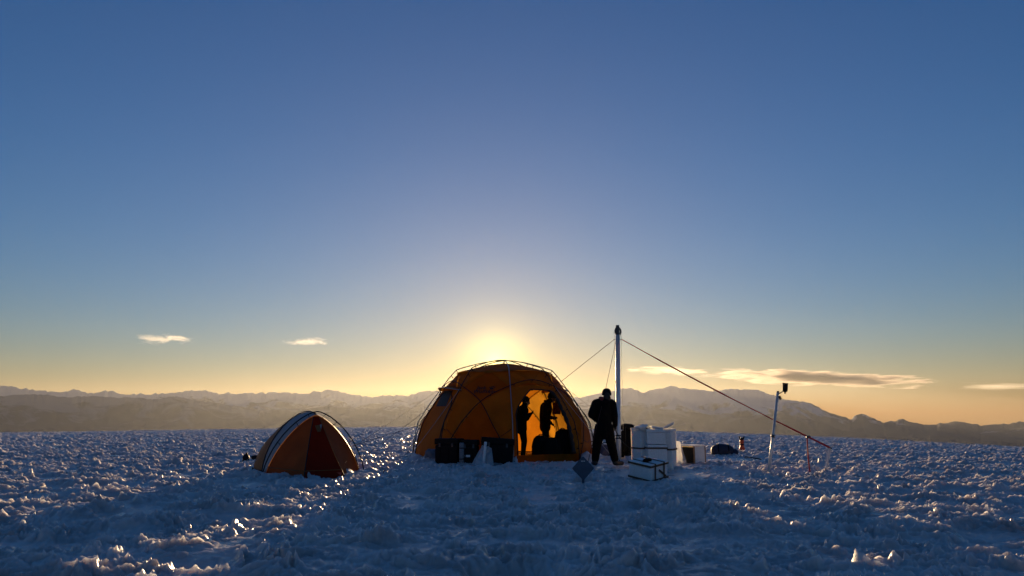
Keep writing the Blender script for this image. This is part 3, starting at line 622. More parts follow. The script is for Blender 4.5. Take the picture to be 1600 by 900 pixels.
# ------------------------------------------------------------------ people
def person(name, label, loc, rz, caps, mats, extra=(), voxel=.0105, smooth=6):
    """one continuous body grown from tapered limbs: caps = (p0, r0, p1, r1, material index, depth squash)"""
    Rt = root(name, loc, rz); tag(Rt, label, 'person')
    bm = bmesh.new(); segs = []
    for p0, r0, p1, r1, mi, sq in caps:
        a, b = Vector(p0), Vector(p1); d = b - a; L = d.length
        q = d.to_track_quat('Z', 'Y') if L > 1e-5 else Matrix.Identity(3).to_quaternion()
        n, rings = 12, []
        for u in np.linspace(-90, 0, 5): rings.append((r0 * math.cos(R(u)), r0 * math.sin(R(u))))
        for u in np.linspace(0, 90, 5): rings.append((r1 * math.cos(R(u)), L + r1 * math.sin(R(u))))
        vs_ = []
        for rr, zz in rings:
            vs_.append([bm.verts.new(a + (lambda w_: Vector((w_.x, w_.y * sq, w_.z)))(q @ Vector((max(rr, 1e-4) * math.cos(2 * math.pi * j / n), max(rr, 1e-4) * math.sin(2 * math.pi * j / n), zz)) - d * 0) + Vector((0, 0, 0)) ) for j in range(n)])
        if sq != 1:     # squash only across the limb, keep its ends where they belong
            for k, (rr, zz) in enumerate(rings):
                c = d * (zz / L if L > 1e-5 else 0)
                for v in vs_[k]: v.co.y += c.y * (1 - sq)
        for k in range(len(rings) - 1):
            for j in range(n): bm.faces.new((vs_[k][j], vs_[k][(j + 1) % n], vs_[k + 1][(j + 1) % n], vs_[k + 1][j]))
        bm.faces.new(vs_[0][::-1]); bm.faces.new(vs_[-1])
        segs.append((np.array(a), np.array(b), (r0 + r1) / 2, mi))
    me = bpy.data.meshes.new('body'); bm.to_mesh(me); bm.free()
    o = bpy.data.objects.new('tmp', me); C.objects.link(o)
    md = o.modifiers.new('r', 'REMESH'); md.mode = 'VOXEL'; md.voxel_size = voxel; md.use_smooth_shade = True
    ms = o.modifiers.new('s', 'SMOOTH'); ms.factor = .5; ms.iterations = smooth
    bpy.context.view_layer.update()
    body = bpy.data.meshes.new_from_object(o.evaluated_get(bpy.context.evaluated_depsgraph_get())); bpy.data.objects.remove(o); body.name = 'body'
    n = len(body.polygons); c = np.zeros(n * 3); body.polygons.foreach_get('center', c); c = c.reshape(-1, 3)
    best = np.full(n, 1e9); idx = np.zeros(n, np.int32)
    for a, b, r_, mi in segs:
        ab = b - a; t = np.clip(((c - a) @ ab) / max(ab @ ab, 1e-9), 0, 1); dd = np.linalg.norm(c - a - t[:, None] * ab, axis=1) - r_
        w_ = dd < best; best[w_] = dd[w_]; idx[w_] = mi
    for m in mats: body.materials.append(m)
    body.polygons.foreach_set('material_index', idx); body.polygons.foreach_set('use_smooth', np.full(n, True)); body.update()
    link('body', body, None, Rt)
    for f in extra: f(Rt)
    return Rt
def hand(w, d, side, m, curl=.5):
    """palm and five fingers as caps from the wrist w along d"""
    w, d = Vector(w), Vector(d).normalized(); s = Vector((side, 0, 0)); s = (s - d * s.dot(d)).normalized(); f = d.cross(s)
    out = [(w, .030, w + d * .075, .034, m, 1.0)]
    for k, (o_, L) in enumerate(((-.027, .070), (-.009, .080), (.009, .076), (.026, .060))):
        a = w + d * .085 + f * o_; b = a + (d * (1 - curl * .5) + s * -curl * .6).normalized() * L * .5; e = b + (d * (1 - curl) - s * curl).normalized() * L * .5
        out += [(a, .0115, b, .0105, m, 1.0), (b, .0105, e, .009, m, 1.0)]
    a = w + d * .03 - f * .030; b = a + (d * .6 - f * .7).normalized() * .04; e = b + (d - s * .3).normalized() * .035
    return out + [(a, .014, b, .012, m, 1.0), (b, .012, e, .010, m, 1.0)]
J, Tr, Bo, Gl, Sk, Ha = 0, 1, 2, 3, 4, 5
def head_caps(c, fwd, mi=Sk):
    """skull, jaw, nose, brows, ears round the centre c looking along fwd"""
    c, f = Vector(c), Vector(fwd).normalized(); s = f.cross(Vector((0, 0, 1))).normalized(); u = s.cross(f)
    return [(c - f * .02 + u * .02, .096, c + f * .015 + u * .015, .094, mi, 1.0), (c + f * .04 - u * .07, .055, c + f * .055 - u * .085, .045, mi, 1.0), (c + f * .100 + u * .01, .012, c + f * .125 - u * .03, .017, mi, 1.0),
            (c + f * .09 + s * .035 + u * .03, .016, c + f * .09 - s * .035 + u * .03, .016, mi, 1.0), (c + s * .098 - u * .01, .018, c + s * .098 + u * .03, .02, mi, 1.0), (c - s * .098 - u * .01, .018, c - s * .098 + u * .03, .02, mi, 1.0), (c + f * .10 - u * .058 + s * .02, .011, c + f * .10 - u * .058 - s * .02, .011, mi, 1.0)]
def face_bits(c, fwd):
    def f_(Rt):
        cc, f = Vector(c), Vector(fwd).normalized(); s = f.cross(Vector((0, 0, 1))).normalized(); u = s.cross(f)
        for sg in (1, -1):
            p = cc + f * .093 + s * sg * .036 + u * .008
            lathe('eye', [(.001, -.011), (.008, -.007), (.011, 0), (.008, .007), (.001, .011)], M['marks'], Rt, 10, Matrix.Translation(p))
    return f_

# the one outside, seen from behind, beside the mast
F0 = gp(945, 727); PX = 1 / 68.0
def woolly_hat(c, r_):
    def f_(Rt):
        prof = [(r_ * 1.03, -.035), (r_ * 1.10, -.03), (r_ * 1.10, .02), (r_ * 1.04, .03), (r_ * 1.0, .06), (r_ * .82, .10), (r_ * .45, .125), (.004, .132)]
        lathe('woolly_hat', prof, M['hat'], Rt, 24, Matrix.Translation(c))
    return f_
def collar(c, r_, h, m, name='collar', gap=True):
    def f_(Rt):
        V, F = [], []; n = 22
        for j in range(n):
            a = R(-70 + 320 * j / (n - 1)); k = 1 + .08 * math.sin(j * 1.7)
            for (q, z) in ((1.0, 0), (1.12 * k, h * .55), (1.02 * k, h), (.88, h * .9), (.88, 0)):
                V.append(Vector((c[0] + r_ * q * math.cos(a), c[1] + r_ * q * math.sin(a), c[2] + z)))
        for j in range(n - 1):
            for k in range(4): a = j * 5 + k; F.append((a, a + 5, a + 6, a + 1))
        mesh_obj(name, V, F, m, Rt, True)
    return f_
hc = (.085, .02, 1.635)
caps = [((0, 0, .80), .185, (0, .0, 1.02), .180, J, .82), ((0, 0, 1.02), .185, (.01, .01, 1.34), .200, J, .80), ((-.13, .01, 1.42), .120, (.17, .01, 1.42), .115, J, .95), ((0, 0, .76), .180, (0, 0, .86), .185, J, .82),
        ((.05, .015, 1.46), .100, (.075, .02, 1.56), .078, J, 1.0), ((-.02, -.07, 1.22), .13, (.04, -.06, 1.42), .12, J, .8), ((.07, -.05, 1.50), .075, (.10, -.05, 1.56), .06, J, 1.0),
        # left arm bent forward, elbow out
        ((-.18, .01, 1.42), .108, (-.285, -.03, 1.17), .096, J, 1.0), ((-.285, -.03, 1.17), .094, (-.13, .20, 1.03), .068, J, 1.0),
        # right arm hanging a little away
        ((.20, .01, 1.41), .106, (.250, .0, 1.12), .088, J, 1.0), ((.250, 0, 1.12), .085, (.272, .05, .93), .060, J, 1.0),
        # legs apart, baggy trousers
        ((-.09, 0, .84), .145, (-.165, .03, .50), .112, Tr, .95), ((-.165, .03, .50), .110, (-.220, -.01, .15), .092, Tr, 1.0), ((.09, 0, .84), .145, (.165, .03, .50), .112, Tr, .95), ((.165, .03, .50), .110, (.235, .0, .15), .092, Tr, 1.0),
        ((-.225, -.02, .12), .078, (-.228, -.03, .06), .066, Bo, 1.0), ((-.228, -.03, .05), .056, (-.25, .16, .045), .050, Bo, 1.0), ((.238, -.01, .12), .078, (.243, -.015, .06), .066, Bo, 1.0), ((.243, -.015, .05), .056, (.41, .05, .045), .050, Bo, 1.0)]
hd = head_caps(hc, (.35, .9, -.15)); hd = [h[:4] + (Ha,) + h[5:] if k == 0 else h for k, h in enumerate(hd) if k not in (4, 5)]      # ears under the hat
caps += hand((-.12, .21, 1.02), (.5, .8, -.2), -1, Gl) + hand((.272, .055, .92), (.0, .15, -1), 1, Gl) + hd + [((.08, -.05, 1.62), .075, (.075, -.06, 1.50), .07, Ha, 1.0)]
person('person', 'person in black winter clothes with a red collar standing beside the mast, seen from behind', F0, 0, caps, [M['jacket'], M['trousers'], M['boots'], M['glove'], M['skin'], M['hair']],
       [woolly_hat((hc[0] - .005, hc[1] - .005, hc[2] + .015), .102), collar((.035, .015, 1.45), .128, .13, M['redcloth']), face_bits(hc, (.35, .9, -.15))])

# two people inside the dome, seen through the doorway
IN1 = at(852, 700, 21.3); IN1.z = gz(IN1.x, IN1.y) + .0
hc = (.20, .0, 1.66)
caps = [((0, 0, .96), .150, (0, 0, 1.15), .160, J, .85), ((0, 0, 1.12), .165, (.03, 0, 1.38), .175, J, .85), ((.02, -.14, 1.44), .10, (.02, .14, 1.44), .10, J, 1.0), ((0, 0, .84), .158, (0, 0, .98), .155, J, .85), ((.06, 0, 1.50), .09, (.15, 0, 1.60), .07, J, 1.0),
        ((.02, -.18, 1.42), .092, (-.02, -.22, 1.14), .078, J, 1.0), ((-.02, -.22, 1.14), .075, (.14, -.20, .96), .056, J, 1.0), ((.02, .18, 1.42), .092, (.02, .22, 1.14), .078, J, 1.0), ((.02, .22, 1.14), .075, (.20, .18, 1.10), .056, J, 1.0),
        ((0, -.09, .86), .115, (.02, -.10, .48), .085, Tr, 1.0), ((.02, -.10, .48), .083, (.0, -.10, .12), .066, Tr, 1.0), ((0, .09, .86), .115, (.03, .10, .48), .085, Tr, 1.0), ((.03, .10, .48), .083, (.0, .10, .12), .066, Tr, 1.0),
        ((0, -.10, .09), .06, (.0, -.10, .05), .052, Bo, 1.0), ((0, -.10, .05), .05, (.17, -.11, .045), .042, Bo, 1.0), ((0, .10, .09), .06, (0, .10, .05), .052, Bo, 1.0), ((0, .10, .05), .05, (.17, .11, .045), .042, Bo, 1.0)]
caps += hand((.15, -.20, .95), (.8, 0, -.5), 1, Gl) + hand((.21, .18, 1.10), (1, -.1, 0), 1, Gl) + head_caps(hc, (.92, -.05, -.4))
person('person', 'person in dark red jacket standing bowed in the lit doorway of the dome tent', IN1, 0, caps, [M['redjacket'], M['trousers'], M['boots'], M['glove'], M['skin'], M['hair']],
       [woolly_hat((hc[0] - .012, hc[1], hc[2] + .025), .104), face_bits(hc, (.92, -.05, -.4)), collar((.08, 0, 1.50), .098, .10, M['redjacket'])])
IN2 = at(816, 700, 20.95); IN2.z = gz(IN2.x, IN2.y)
hc = (.10, 0, 1.56)
caps = [((-.02, 0, .92), .150, (-.02, 0, 1.10), .155, J, .85), ((-.02, 0, 1.08), .160, (.02, 0, 1.30), .165, J, .85), ((.02, -.13, 1.34), .10, (.02, .13, 1.34), .10, J, 1.0), ((-.02, 0, .80), .155, (-.02, 0, .93), .152, J, .85), ((.04, 0, 1.40), .09, (.08, 0, 1.50), .07, J, 1.0),
        ((.03, -.17, 1.33), .094, (.12, -.22, 1.10), .080, J, 1.0), ((.12, -.22, 1.10), .076, (.21, -.16, 1.20), .058, J, 1.0), ((.03, .17, 1.33), .094, (.10, .22, 1.08), .078, J, 1.0), ((.10, .22, 1.08), .075, (.22, .14, 1.20), .056, J, 1.0),
        ((0, -.09, .82), .115, (.05, -.10, .47), .085, Tr, 1.0), ((.05, -.10, .47), .083, (.02, -.10, .12), .066, Tr, 1.0), ((0, .09, .82), .115, (.06, .10, .47), .085, Tr, 1.0), ((.06, .10, .47), .083, (.02, .10, .12), .066, Tr, 1.0),
        ((.02, -.10, .09), .06, (.02, -.10, .05), .052, Bo, 1.0), ((.02, -.10, .05), .05, (.19, -.11, .045), .042, Bo, 1.0), ((.02, .10, .09), .06, (.02, .10, .05), .052, Bo, 1.0), ((.02, .10, .05), .05, (.19, .11, .045), .042, Bo, 1.0)]
caps += hand((.215, -.155, 1.20), (.7, .3, .5), 1, Gl) + hand((.225, .135, 1.20), (.7, -.3, .5), 1, Gl) + head_caps(hc, (.95, -.1, -.25))
person('person', 'person in charcoal clothes half hidden behind the left edge of the tent doorway', IN2, 0, caps, [M['darkjacket'], M['trousers'], M['boots'], M['glove'], M['skin'], M['hair']],
       [woolly_hat((hc[0] - .01, hc[1], hc[2] + .02), .104), face_bits(hc, (.95, -.1, -.25))])

# ------------------------------------------------------------------ drilling mast and its stays
def build_mast():
    b = gp(966.5, 717); T = root('drilling_mast', b); tag(T, 'tall aluminium mast with a pulley wheel on top and stay ropes', 'mast')
    hgt = 3.36
    def P(z): return Vector((.055 * z / hgt, 0, z))
    tube('pole', [P(-.1), P(.6), P(.62), P(hgt)], [.075, .072, .068, .062], M['alu'], T, 18)
    for z in (.55, .62): lathe('band', [(.074, -.02), (.082, -.018), (.082, .018), (.074, .02)], M['steel'], T, 20, Matrix.Translation(P(z)))
    top = P(hgt)
    for s in (-1, 1): box('cheek_plate', (.09, .008, .36), M['steel'], T, (top.x, s * .026, top.z - .09), bev=.003)
    wm = Matrix.Translation(top + Vector((0.006, 0, .17))) @ Matrix.Rotation(R(90), 4, 'X') @ Matrix.Rotation(R(55), 4, 'X') @ Matrix.Rotation(0, 4, 'Z')
    wm = Matrix.Translation(top + Vector((0.012, 0, .10))) @ Matrix.Rotation(R(38), 4, 'Z') @ Matrix.Rotation(R(90), 4, 'X')
    # wheel: rim, hub and spokes in one rotating part
    bm = bmesh.new(); n = 28
    def ring(r_, z): return [bm.verts.new(wm @ Vector((r_ * math.cos(2 * math.pi * j / n), r_ * math.sin(2 * math.pi * j / n), z))) for j in range(n)]
    prof = [(.085, -.018), (.122, -.018), (.126, -.012), (.112, 0), (.126, .012), (.122, .018), (.085, .018)]
    rg = [ring(*p) for p in prof]
    for k in range(len(rg)):
        a, c = rg[k], rg[(k + 1) % len(rg)]
        for j in range(n): bm.faces.new((a[j], a[(j + 1) % n], c[(j + 1) % n], c[j]))
    wheel = bm_obj('pulley_wheel', bm, M['steel'], T)
    lathe('hub', [(.022, -.03), (.026, -.028), (.026, .028), (.022, .03)], M['steel'], wheel, 14, wm)
    for k in range(5):
        a = 2 * math.pi * k / 5; tube('spoke', [wm @ Vector((.022 * math.cos(a), .022 * math.sin(a), 0)), wm @ Vector((.09 * math.cos(a), .09 * math.sin(a), 0))], .009, M['steel'], wheel, 6)
    eye = P(hgt - .13)
    for s in (-1, 1):
        lathe('eye_bolt', [(.008, 0), (.010, .01), (.010, .05), (.006, .06)], M['steel'], T, 8, Matrix.Translation(eye + Vector((s * .06, 0, 0))) @ Matrix.Rotation(s * R(90), 4, 'Y'))
    tube('cross_bolt', [eye + Vector((-.13, 0, 0)), eye + Vector((.13, 0, 0))], .008, M['steel'], T, 8)
    L = lambda w_: Vector(w_) - b
    # left stay runs behind the dome, front stay down to the diamond plate, right stay to the anchor stake
    tube('stay_rope', [eye + Vector((-.10, 0, .0)), L(at(877, 596, 20.6)), L((-5.6, 23.2, gz(-5.6, 23.2)))], .007, M['dark_rope'], T, 6)
    fe = gp(914, 741); tube('stay_rope', [eye + Vector((-.06, -.06, -.05)), (eye + L(fe)) * .5 + Vector((0, 0, -.02)), L(fe)], .0055, M['dark_rope'], T, 6)
    re_ = at(1296, 699, 15.6); a0 = eye + Vector((.12, 0, 0)); a1 = L(re_)
    pts = [a0.lerp(a1, t) + Vector((0, 0, -.05 * math.sin(math.pi * t))) for t in np.linspace(0, 1, 14)]
    st = tube('stay_strap', pts, [.011] * 3 + [.019] * 5 + [.012] * 3 + [.020] * 3, M['red_rope'], T, 6)
    k = pts[12] + Vector((0, 0, 0)); lump('ratchet_buckle', (.10, .05, .06), M['steel'], st, tuple(k - Vector((0, 0, .03))), 3, .1)
    gzk = gz(b.x + k.x, b.y + k.y) - b.z
    tube('strap_tail', [k + Vector((-.03, 0, 0)), Vector((k.x - .035, k.y, gzk + .30)), Vector((k.x - .02, k.y - .01, gzk + .02)), Vector((k.x + .0, k.y - .05, gzk + .005))], .014, M['red_rope'], st, 6)
    # winch cable over the wheel, one line each side of the pole
    tube('cable', [P(hgt + .10) + Vector((-.11, -.09, 0)), Vector((-.06, -.02, .3))], .0045, M['cord'], T, 5)
    tube('cable', [P(hgt + .10) + Vector((.11, .09, 0)), Vector((.16, .12, .75))], .0045, M['cord'], T, 5)
    tube('slack_rope', [P(2.1) + Vector((-.075, -.02, 0)), P(1.2) + Vector((-.10, -.03, 0)), P(.75) + Vector((-.085, -.06, 0)), Vector((.1, -.12, .45)), Vector((.28, -.10, .30)), Vector((.35, -.2, .05))], .010, M['black_rope'], T, 6)
    return T
build_mast()
def build_stake():
    b = gp(1290, 735); t = at(1296.5, 697, b.y) - b; T = root('anchor_stake', b)
    tag(T, 'short leaning metal anchor stake holding the end of the red strap', 'stake')
    d = t.normalized(); n = 5
    # V-section snow stake with notches
    s = d.cross(Vector((0, 1, 0))).normalized(); f = Vector((0, -1, 0))
    V = []
    for z in (-.25, t.length):
        for (u, v) in ((-.038, .0), (0, .035), (.038, 0), (.034, -.006), (0, .026), (-.034, -.006)): V.append(d * z + s * u + f * v)
    F = [(i, (i + 1) % 6, 6 + (i + 1) % 6, 6 + i) for i in range(6)] + [tuple(range(6))[::-1], tuple(range(6, 12))]
    mesh_obj('blade', V, F, M['alu'], T)
    tube('strap_loop', [d * (t.length - .04) + s * (.05 * math.cos(a)) + f * (.045 * math.sin(a) + .01) for a in np.linspace(0, 2 * math.pi, 13)[:-1]], .010, M['black_rope'], T, 5, True)
build_stake()

# ------------------------------------------------------------------ weather station pole
def build_station():
    b = gp(1201, 739); top = at(1215.5, 612, b.y) - b; T = root('weather_station', b); tag(T, 'thin leaning metal pole carrying a dark rain gauge on a side arm', 'weather station')
    d = top.normalized()
    tube('pole', [-d * .2, top * .45, top * .452, top], [.030, .029, .026, .026], M['alu'], T, 14)
    lathe('clamp', [(.03, -.03), (.04, -.028), (.04, .028), (.03, .03)], M['steel'], T, 14, Matrix.Translation(top * .45) @ d.to_track_quat('Z', 'Y').to_matrix().to_4x4())
    lathe('cap', [(.028, -.02), (.031, 0), (.026, .012), (.004, .014)], M['steel'], T, 14, Matrix.Translation(top))
    g = at(1226.5, 611.5, b.y) - b
    arm = tube('side_arm', [top * .965, g + Vector((-.02, 0, .01)), g + Vector((0, 0, .03))], .011, M['steel'], T, 8)
    tl = Matrix.Translation(g) @ Matrix.Rotation(R(6), 4, 'Y')
    ga = lathe('gauge_cup', [(.012, -.02), (.03, -.012), (.045, 0), (.054, .02), (.056, .15), (.060, .155), (.060, .172), (.052, .172), (.050, .12), (.004, .11)], M['black'], T, 22, tl)
    lathe('gauge_base', [(.016, -.05), (.018, -.045), (.018, -.015), (.01, -.01)], M['steel'], ga, 12, tl)
    p = top * .93 + Vector((.045, -.02, -.0)); lathe('sensor', [(.004, -.055), (.022, -.05), (.026, -.02), (.026, .02), (.018, .03), (.004, .032)], M['black'], T, 12, Matrix.Translation(p) @ Matrix.Rotation(R(-25), 4, 'Y'))
build_station()

# ------------------------------------------------------------------ diamond marker plate
def build_sign():
    b = gp(911.5, 752); T = root('marker_sign', b, R(8)); tag(T, 'blue grey diamond plate on a short stake stuck in the snow before the dome tent', 'sign')
    px = b.y / FPX * 1.01; s = 16.5 * px; zc = (752 - 733) * px; th = .006
    V = []
    for y in (-th, th):
        for k in range(4):
            a0 = R(90 * k + 90)
            for da in (-7, 0, 7): r_ = s * (1.0 if da == 0 else .955); V.append(Vector((r_ * math.cos(a0 + R(da * .8)), y, zc + r_ * 1.06 * math.sin(a0 + R(da * .8)))))
    n = 12; F = [tuple(range(n))[::-1], tuple(range(n, 2 * n))] + [(i, (i + 1) % n, n + (i + 1) % n, n + i) for i in range(n)]
    pl = mesh_obj('plate', V, F, M['sign'], T)
    box('stake', (.045, .018, zc - s * .6 + .22), M['sign'], T, (0, .016, -.2), bev=.004)
    for x, w_ in ((-.020, .030), (.018, .026)): box('mark', (w_, .002, .016), M['marks'], pl, (x, -th - .003, zc + s * .60), bev=0)
build_sign()

# ------------------------------------------------------------------ white foam boxes
def strap_band(parent, sx, sy, z, w=.035, t=.008, m='brown'):
    """webbing round the four sides at height z"""
    for (lx, ly, dx, dy) in ((sx + 2 * t, t, 0, -sy / 2 - t / 2), (sx + 2 * t, t, 0, sy / 2 + t / 2), (t, sy, -sx / 2 - t / 2, 0), (t, sy, sx / 2 + t / 2, 0)):
        box('strap', (lx, ly, w), M[m], parent, (dx, dy, z), bev=.002)
def strap_over(parent, sx, sy, sz, x, w=.035, t=.008, m='brown'):
    """webbing up one long side, over the lid and down the other"""
    s = box('strap', (w, sy + 2 * t, t), M[m], parent, (x, 0, sz + .001), bev=.002)
    for sg in (-1, 1): box('strap', (w, t, sz), M[m], parent, (x, sg * (sy / 2 + t / 2), 0), bev=.002)
def foam_box(loc, rz, sx, sy, sz, label, lid=.07, straps=(), bands=(), group='white foam boxes', wob=.003, seed=1):
    T = root('foam_box', loc, rz); tag(T, label, 'box', group)
    box('body', (sx, sy, sz - lid), M['white'], T, (0, 0, 0), bev=.012, wob=wob, seed=seed)
    box('lid', (sx + .012, sy + .012, lid - .004), M['white'], T, (0, 0, sz - lid + .004), bev=.014, wob=wob, seed=seed + 5)
    for z in bands: strap_band(T, sx + .016, sy + .016, z)
    for x in straps: strap_over(T, sx + .016, sy + .016, sz, x)
    return T
b = gp(1018, 748)
fb = foam_box(b + Vector((0, .34, -.01)), R(40), .50, .52, .335, 'white foam box bound with brown straps standing alone in front of the box stack', bands=(.02, .285), straps=(-.13,), lid=.06)
fb.rotation_euler = (Matrix.Rotation(R(10), 3, 'X') @ Matrix.Rotation(R(41), 3, 'Z')).to_euler(); fb.location.z -= .01
strap_over(fb, .516, .536, .337, .13, m='brown')
box('strap_end', (.26, .035, .010), M['brown'], fb, (.08, -.272, .14), rot=(R(90), R(35), 0), bev=.002)
lump('strap_bundle', (.22, .10, .06), M['blackcloth'], fb, (-.06, -.02, .335), 7, .2)
zb = gz(3.2, 17.0) - .02; SH = .92
c1 = at(1024, 700, 17.0); c2 = at(1001.5, 700, 17.25); c3 = at(1046, 700, 17.2)
foam_box(Vector((c1.x, c1.y, zb)), R(2), .42, .42, .56, 'white foam box at the bottom middle of the stack beside the mast', bands=(.47,), seed=3)
foam_box(Vector((c1.x + .015, c1.y + .02, zb + .572)), R(-7), .40, .41, .32, 'white foam box on top in the middle of the stack beside the mast', seed=4)
foam_box(Vector((c2.x, c2.y + .05, zb)), R(24), .24, .40, SH, 'tall white foam box at the left of the stack, next to the black rucksack', bands=(.45,), straps=(.04,), seed=5)
foam_box(Vector((c3.x, c3.y, zb - .02)), R(-26), .22, .42, SH, 'tall white foam box at the right of the stack, next to the plastic sheet', bands=(.45,), seed=6)
for k, (px_, dy, w_, tl, lab) in enumerate(((1002, 0.0, .22, 14, 'loose white foam slab lying on the left end of the box stack'), (1026, .05, .26, -7, 'loose white foam slab lying on the middle of the box stack'), (1046, 0.0, .24, 26, 'loose white foam slab tilted up on the right end of the box stack'))):
    p = at(px_, 672, 17.05 + dy); z0 = zb + (SH if k != 1 else .894)
    T = root('foam_slab', (p.x, p.y, z0 + (.02 if k != 2 else .05)), R(14 * (1 - k)), 0, R(-tl)); tag(T, lab, 'foam slab', 'loose foam slabs')
    box('board', (w_, .30, .035), M['white'], T, (0, 0, 0), bev=.008, wob=.003, seed=k + 11); box('rim', (w_ * .8, .24, .02), M['white'], T, (0, 0, -.021), bev=.004)
# board-sided box with its dark open side towards the left
b = gp(1086, 722); T = root('open_box', b + Vector((0, .2, -.01)), R(38)); tag(T, 'white box with brown edges, its open dark side turned left, beyond the plastic sheet', 'box')
W = .42
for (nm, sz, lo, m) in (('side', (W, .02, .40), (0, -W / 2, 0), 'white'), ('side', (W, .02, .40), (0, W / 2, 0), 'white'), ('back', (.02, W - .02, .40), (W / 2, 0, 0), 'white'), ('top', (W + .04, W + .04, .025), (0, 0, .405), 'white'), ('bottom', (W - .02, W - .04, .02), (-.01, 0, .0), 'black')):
    box(nm, sz, M[m], T, lo, bev=.004)
for x, y in ((-W / 2 - .004, -W / 2 - .006), (W / 2 + .006, -W / 2 - .006), (-W / 2 - .004, W / 2 + .006)): box('edge_strip', (.03, .03, .402), M['wood'], T, (x, y, 0), bev=.004)
box('mouth_shade', (.012, W - .06, .36), M['black'], T, (-W / 2 + .02, 0, .02), bev=.004)  # black panel across the open mouth stands in for the shaded inside
# a box glimpsed between the dome and the person
b = gp(921, 706); foam_box(b + Vector((0, .3, 0)), R(5), .40, .40, .62, 'pale foam box glimpsed between the dome tent and the standing person', bands=(.3,), seed=9)

def thing_lump(name, label, cat, px, py, size, m, rz=0, seed=1, dy=.0, group=None, parts=(), crump=.12, flat=.35, part='shell'):
    b = gp(px, py); T = root(name, b + Vector((0, dy, -.015)), R(rz)); tag(T, label, cat, group)
    lump(part, size, m, T, (0, 0, 0), seed, crump, flat)
    for f in parts: f(T)
    return T
def strap_arc(p0, p1, h, m, r_=.012, name='handle'):
    def f_(T):
        a, b_ = Vector(p0), Vector(p1); tube(name, [a.lerp(b_, t) + Vector((0, -.02 * math.sin(math.pi * t), h * math.sin(math.pi * t))) for t in np.linspace(0, 1, 9)], r_, m, T, 6)
    return f_
def hoop_strap(x, sy, sz, m, r_=.013):
    def f_(T): tube('compression_strap', [Vector((x, sy / 2 * 1.02 * math.cos(a), max(.0, sz / 2 + sz / 2 * 1.04 * math.sin(a)))) for a in np.linspace(-.3, math.pi + .3, 15)], r_, m, T, 5)
    return f_
# rucksack by the mast
def ruck(T):
    lump('lid_pocket', (.40, .34, .18), M['blackcloth'], T, (0.0, 0, .76), 4, .1); lump('front_pocket', (.26, .14, .34), M['blackcloth'], T, (.0, -.20, .16), 8, .1)
    for s in (-1, 1): tube('shoulder_strap', [Vector((s * .10, .17, .70)), Vector((s * .13, .25, .5)), Vector((s * .12, .19, .15))], .022, M['blackcloth'], T, 6)
    tube('buckle_strap', [Vector((-.05, -.18, .84)), Vector((-.05, -.26, .5)), Vector((-.05, -.28, .2))], .010, M['black_rope'], T, 5)
thing_lump('rucksack', 'black rucksack standing upright against the foot of the mast', 'rucksack', 982, 715, (.46, .38, .84), M['blackcloth'], -8, 2, .1, parts=[ruck])
thing_lump('duffel_bag', 'dark blue bag on the snow behind the legs of the standing person', 'bag', 945, 714, (.40, .40, .36), M['blue'], 10, 3, .2, parts=[strap_arc((-.12, -.1, .33), (.12, -.1, .33), .08, M['blackcloth'])])
thing_lump('duffel_bag', 'black bag lying between the dome tent and the standing person', 'bag', 921, 713, (.50, .34, .26), M['blackcloth'], 5, 5, -.1, parts=[hoop_strap(-.1, .36, .26, M['black']), hoop_strap(.1, .36, .26, M['black'])])
thing_lump('cable_bundle', 'tangled black gear heaped low between rucksack and foam boxes', 'gear', 990, 716, (.34, .30, .17), M['black'], 0, 9, -.1, parts=[lambda T: tube('cord', [Vector((.17 * math.cos(a) * (1 - a / 40), .14 * math.sin(a * 1.1), .12 + .05 * math.sin(a * 2.3))) for a in np.linspace(0, 16, 60)], .009, M['black_rope'], T, 5)], crump=.25)
thing_lump('duffel_bag', 'navy blue duffel bag lying on the open snow right of the boxes', 'bag', 1131, 711, (.66, .40, .34), M['navy'], -6, 6, .1, parts=[hoop_strap(-.15, .40, .33, M['blackcloth']), hoop_strap(.15, .40, .32, M['blackcloth']), lambda T: lump('end_pocket', (.22, .30, .20), M['navy'], T, (.34, 0, 0), 4, .12)])
thing_lump('stuff_sack', 'small black sack beside the small tent, the left one of two', 'bag', 384, 721, (.17, .16, .20), M['black'], 0, 4, 0, 'sacks by the small tent', [lambda T: lump('tied_neck', (.06, .06, .05), M['black'], T, (.01, 0, .185), 3, .2), lambda T: box('tag', (.03, .004, .04), M['marks'], T, (-.07, -.06, .05), rot=(0, 0, R(-30)), bev=0)])
thing_lump('stuff_sack', 'small black sack squeezed against the small tent, the right one of two', 'bag', 396.5, 719, (.19, .18, .14), M['black'], 15, 8, .1, 'sacks by the small tent', [lambda T: lump('tied_neck', (.05, .05, .05), M['black'], T, (-.08, -.02, .07), 3, .2)])

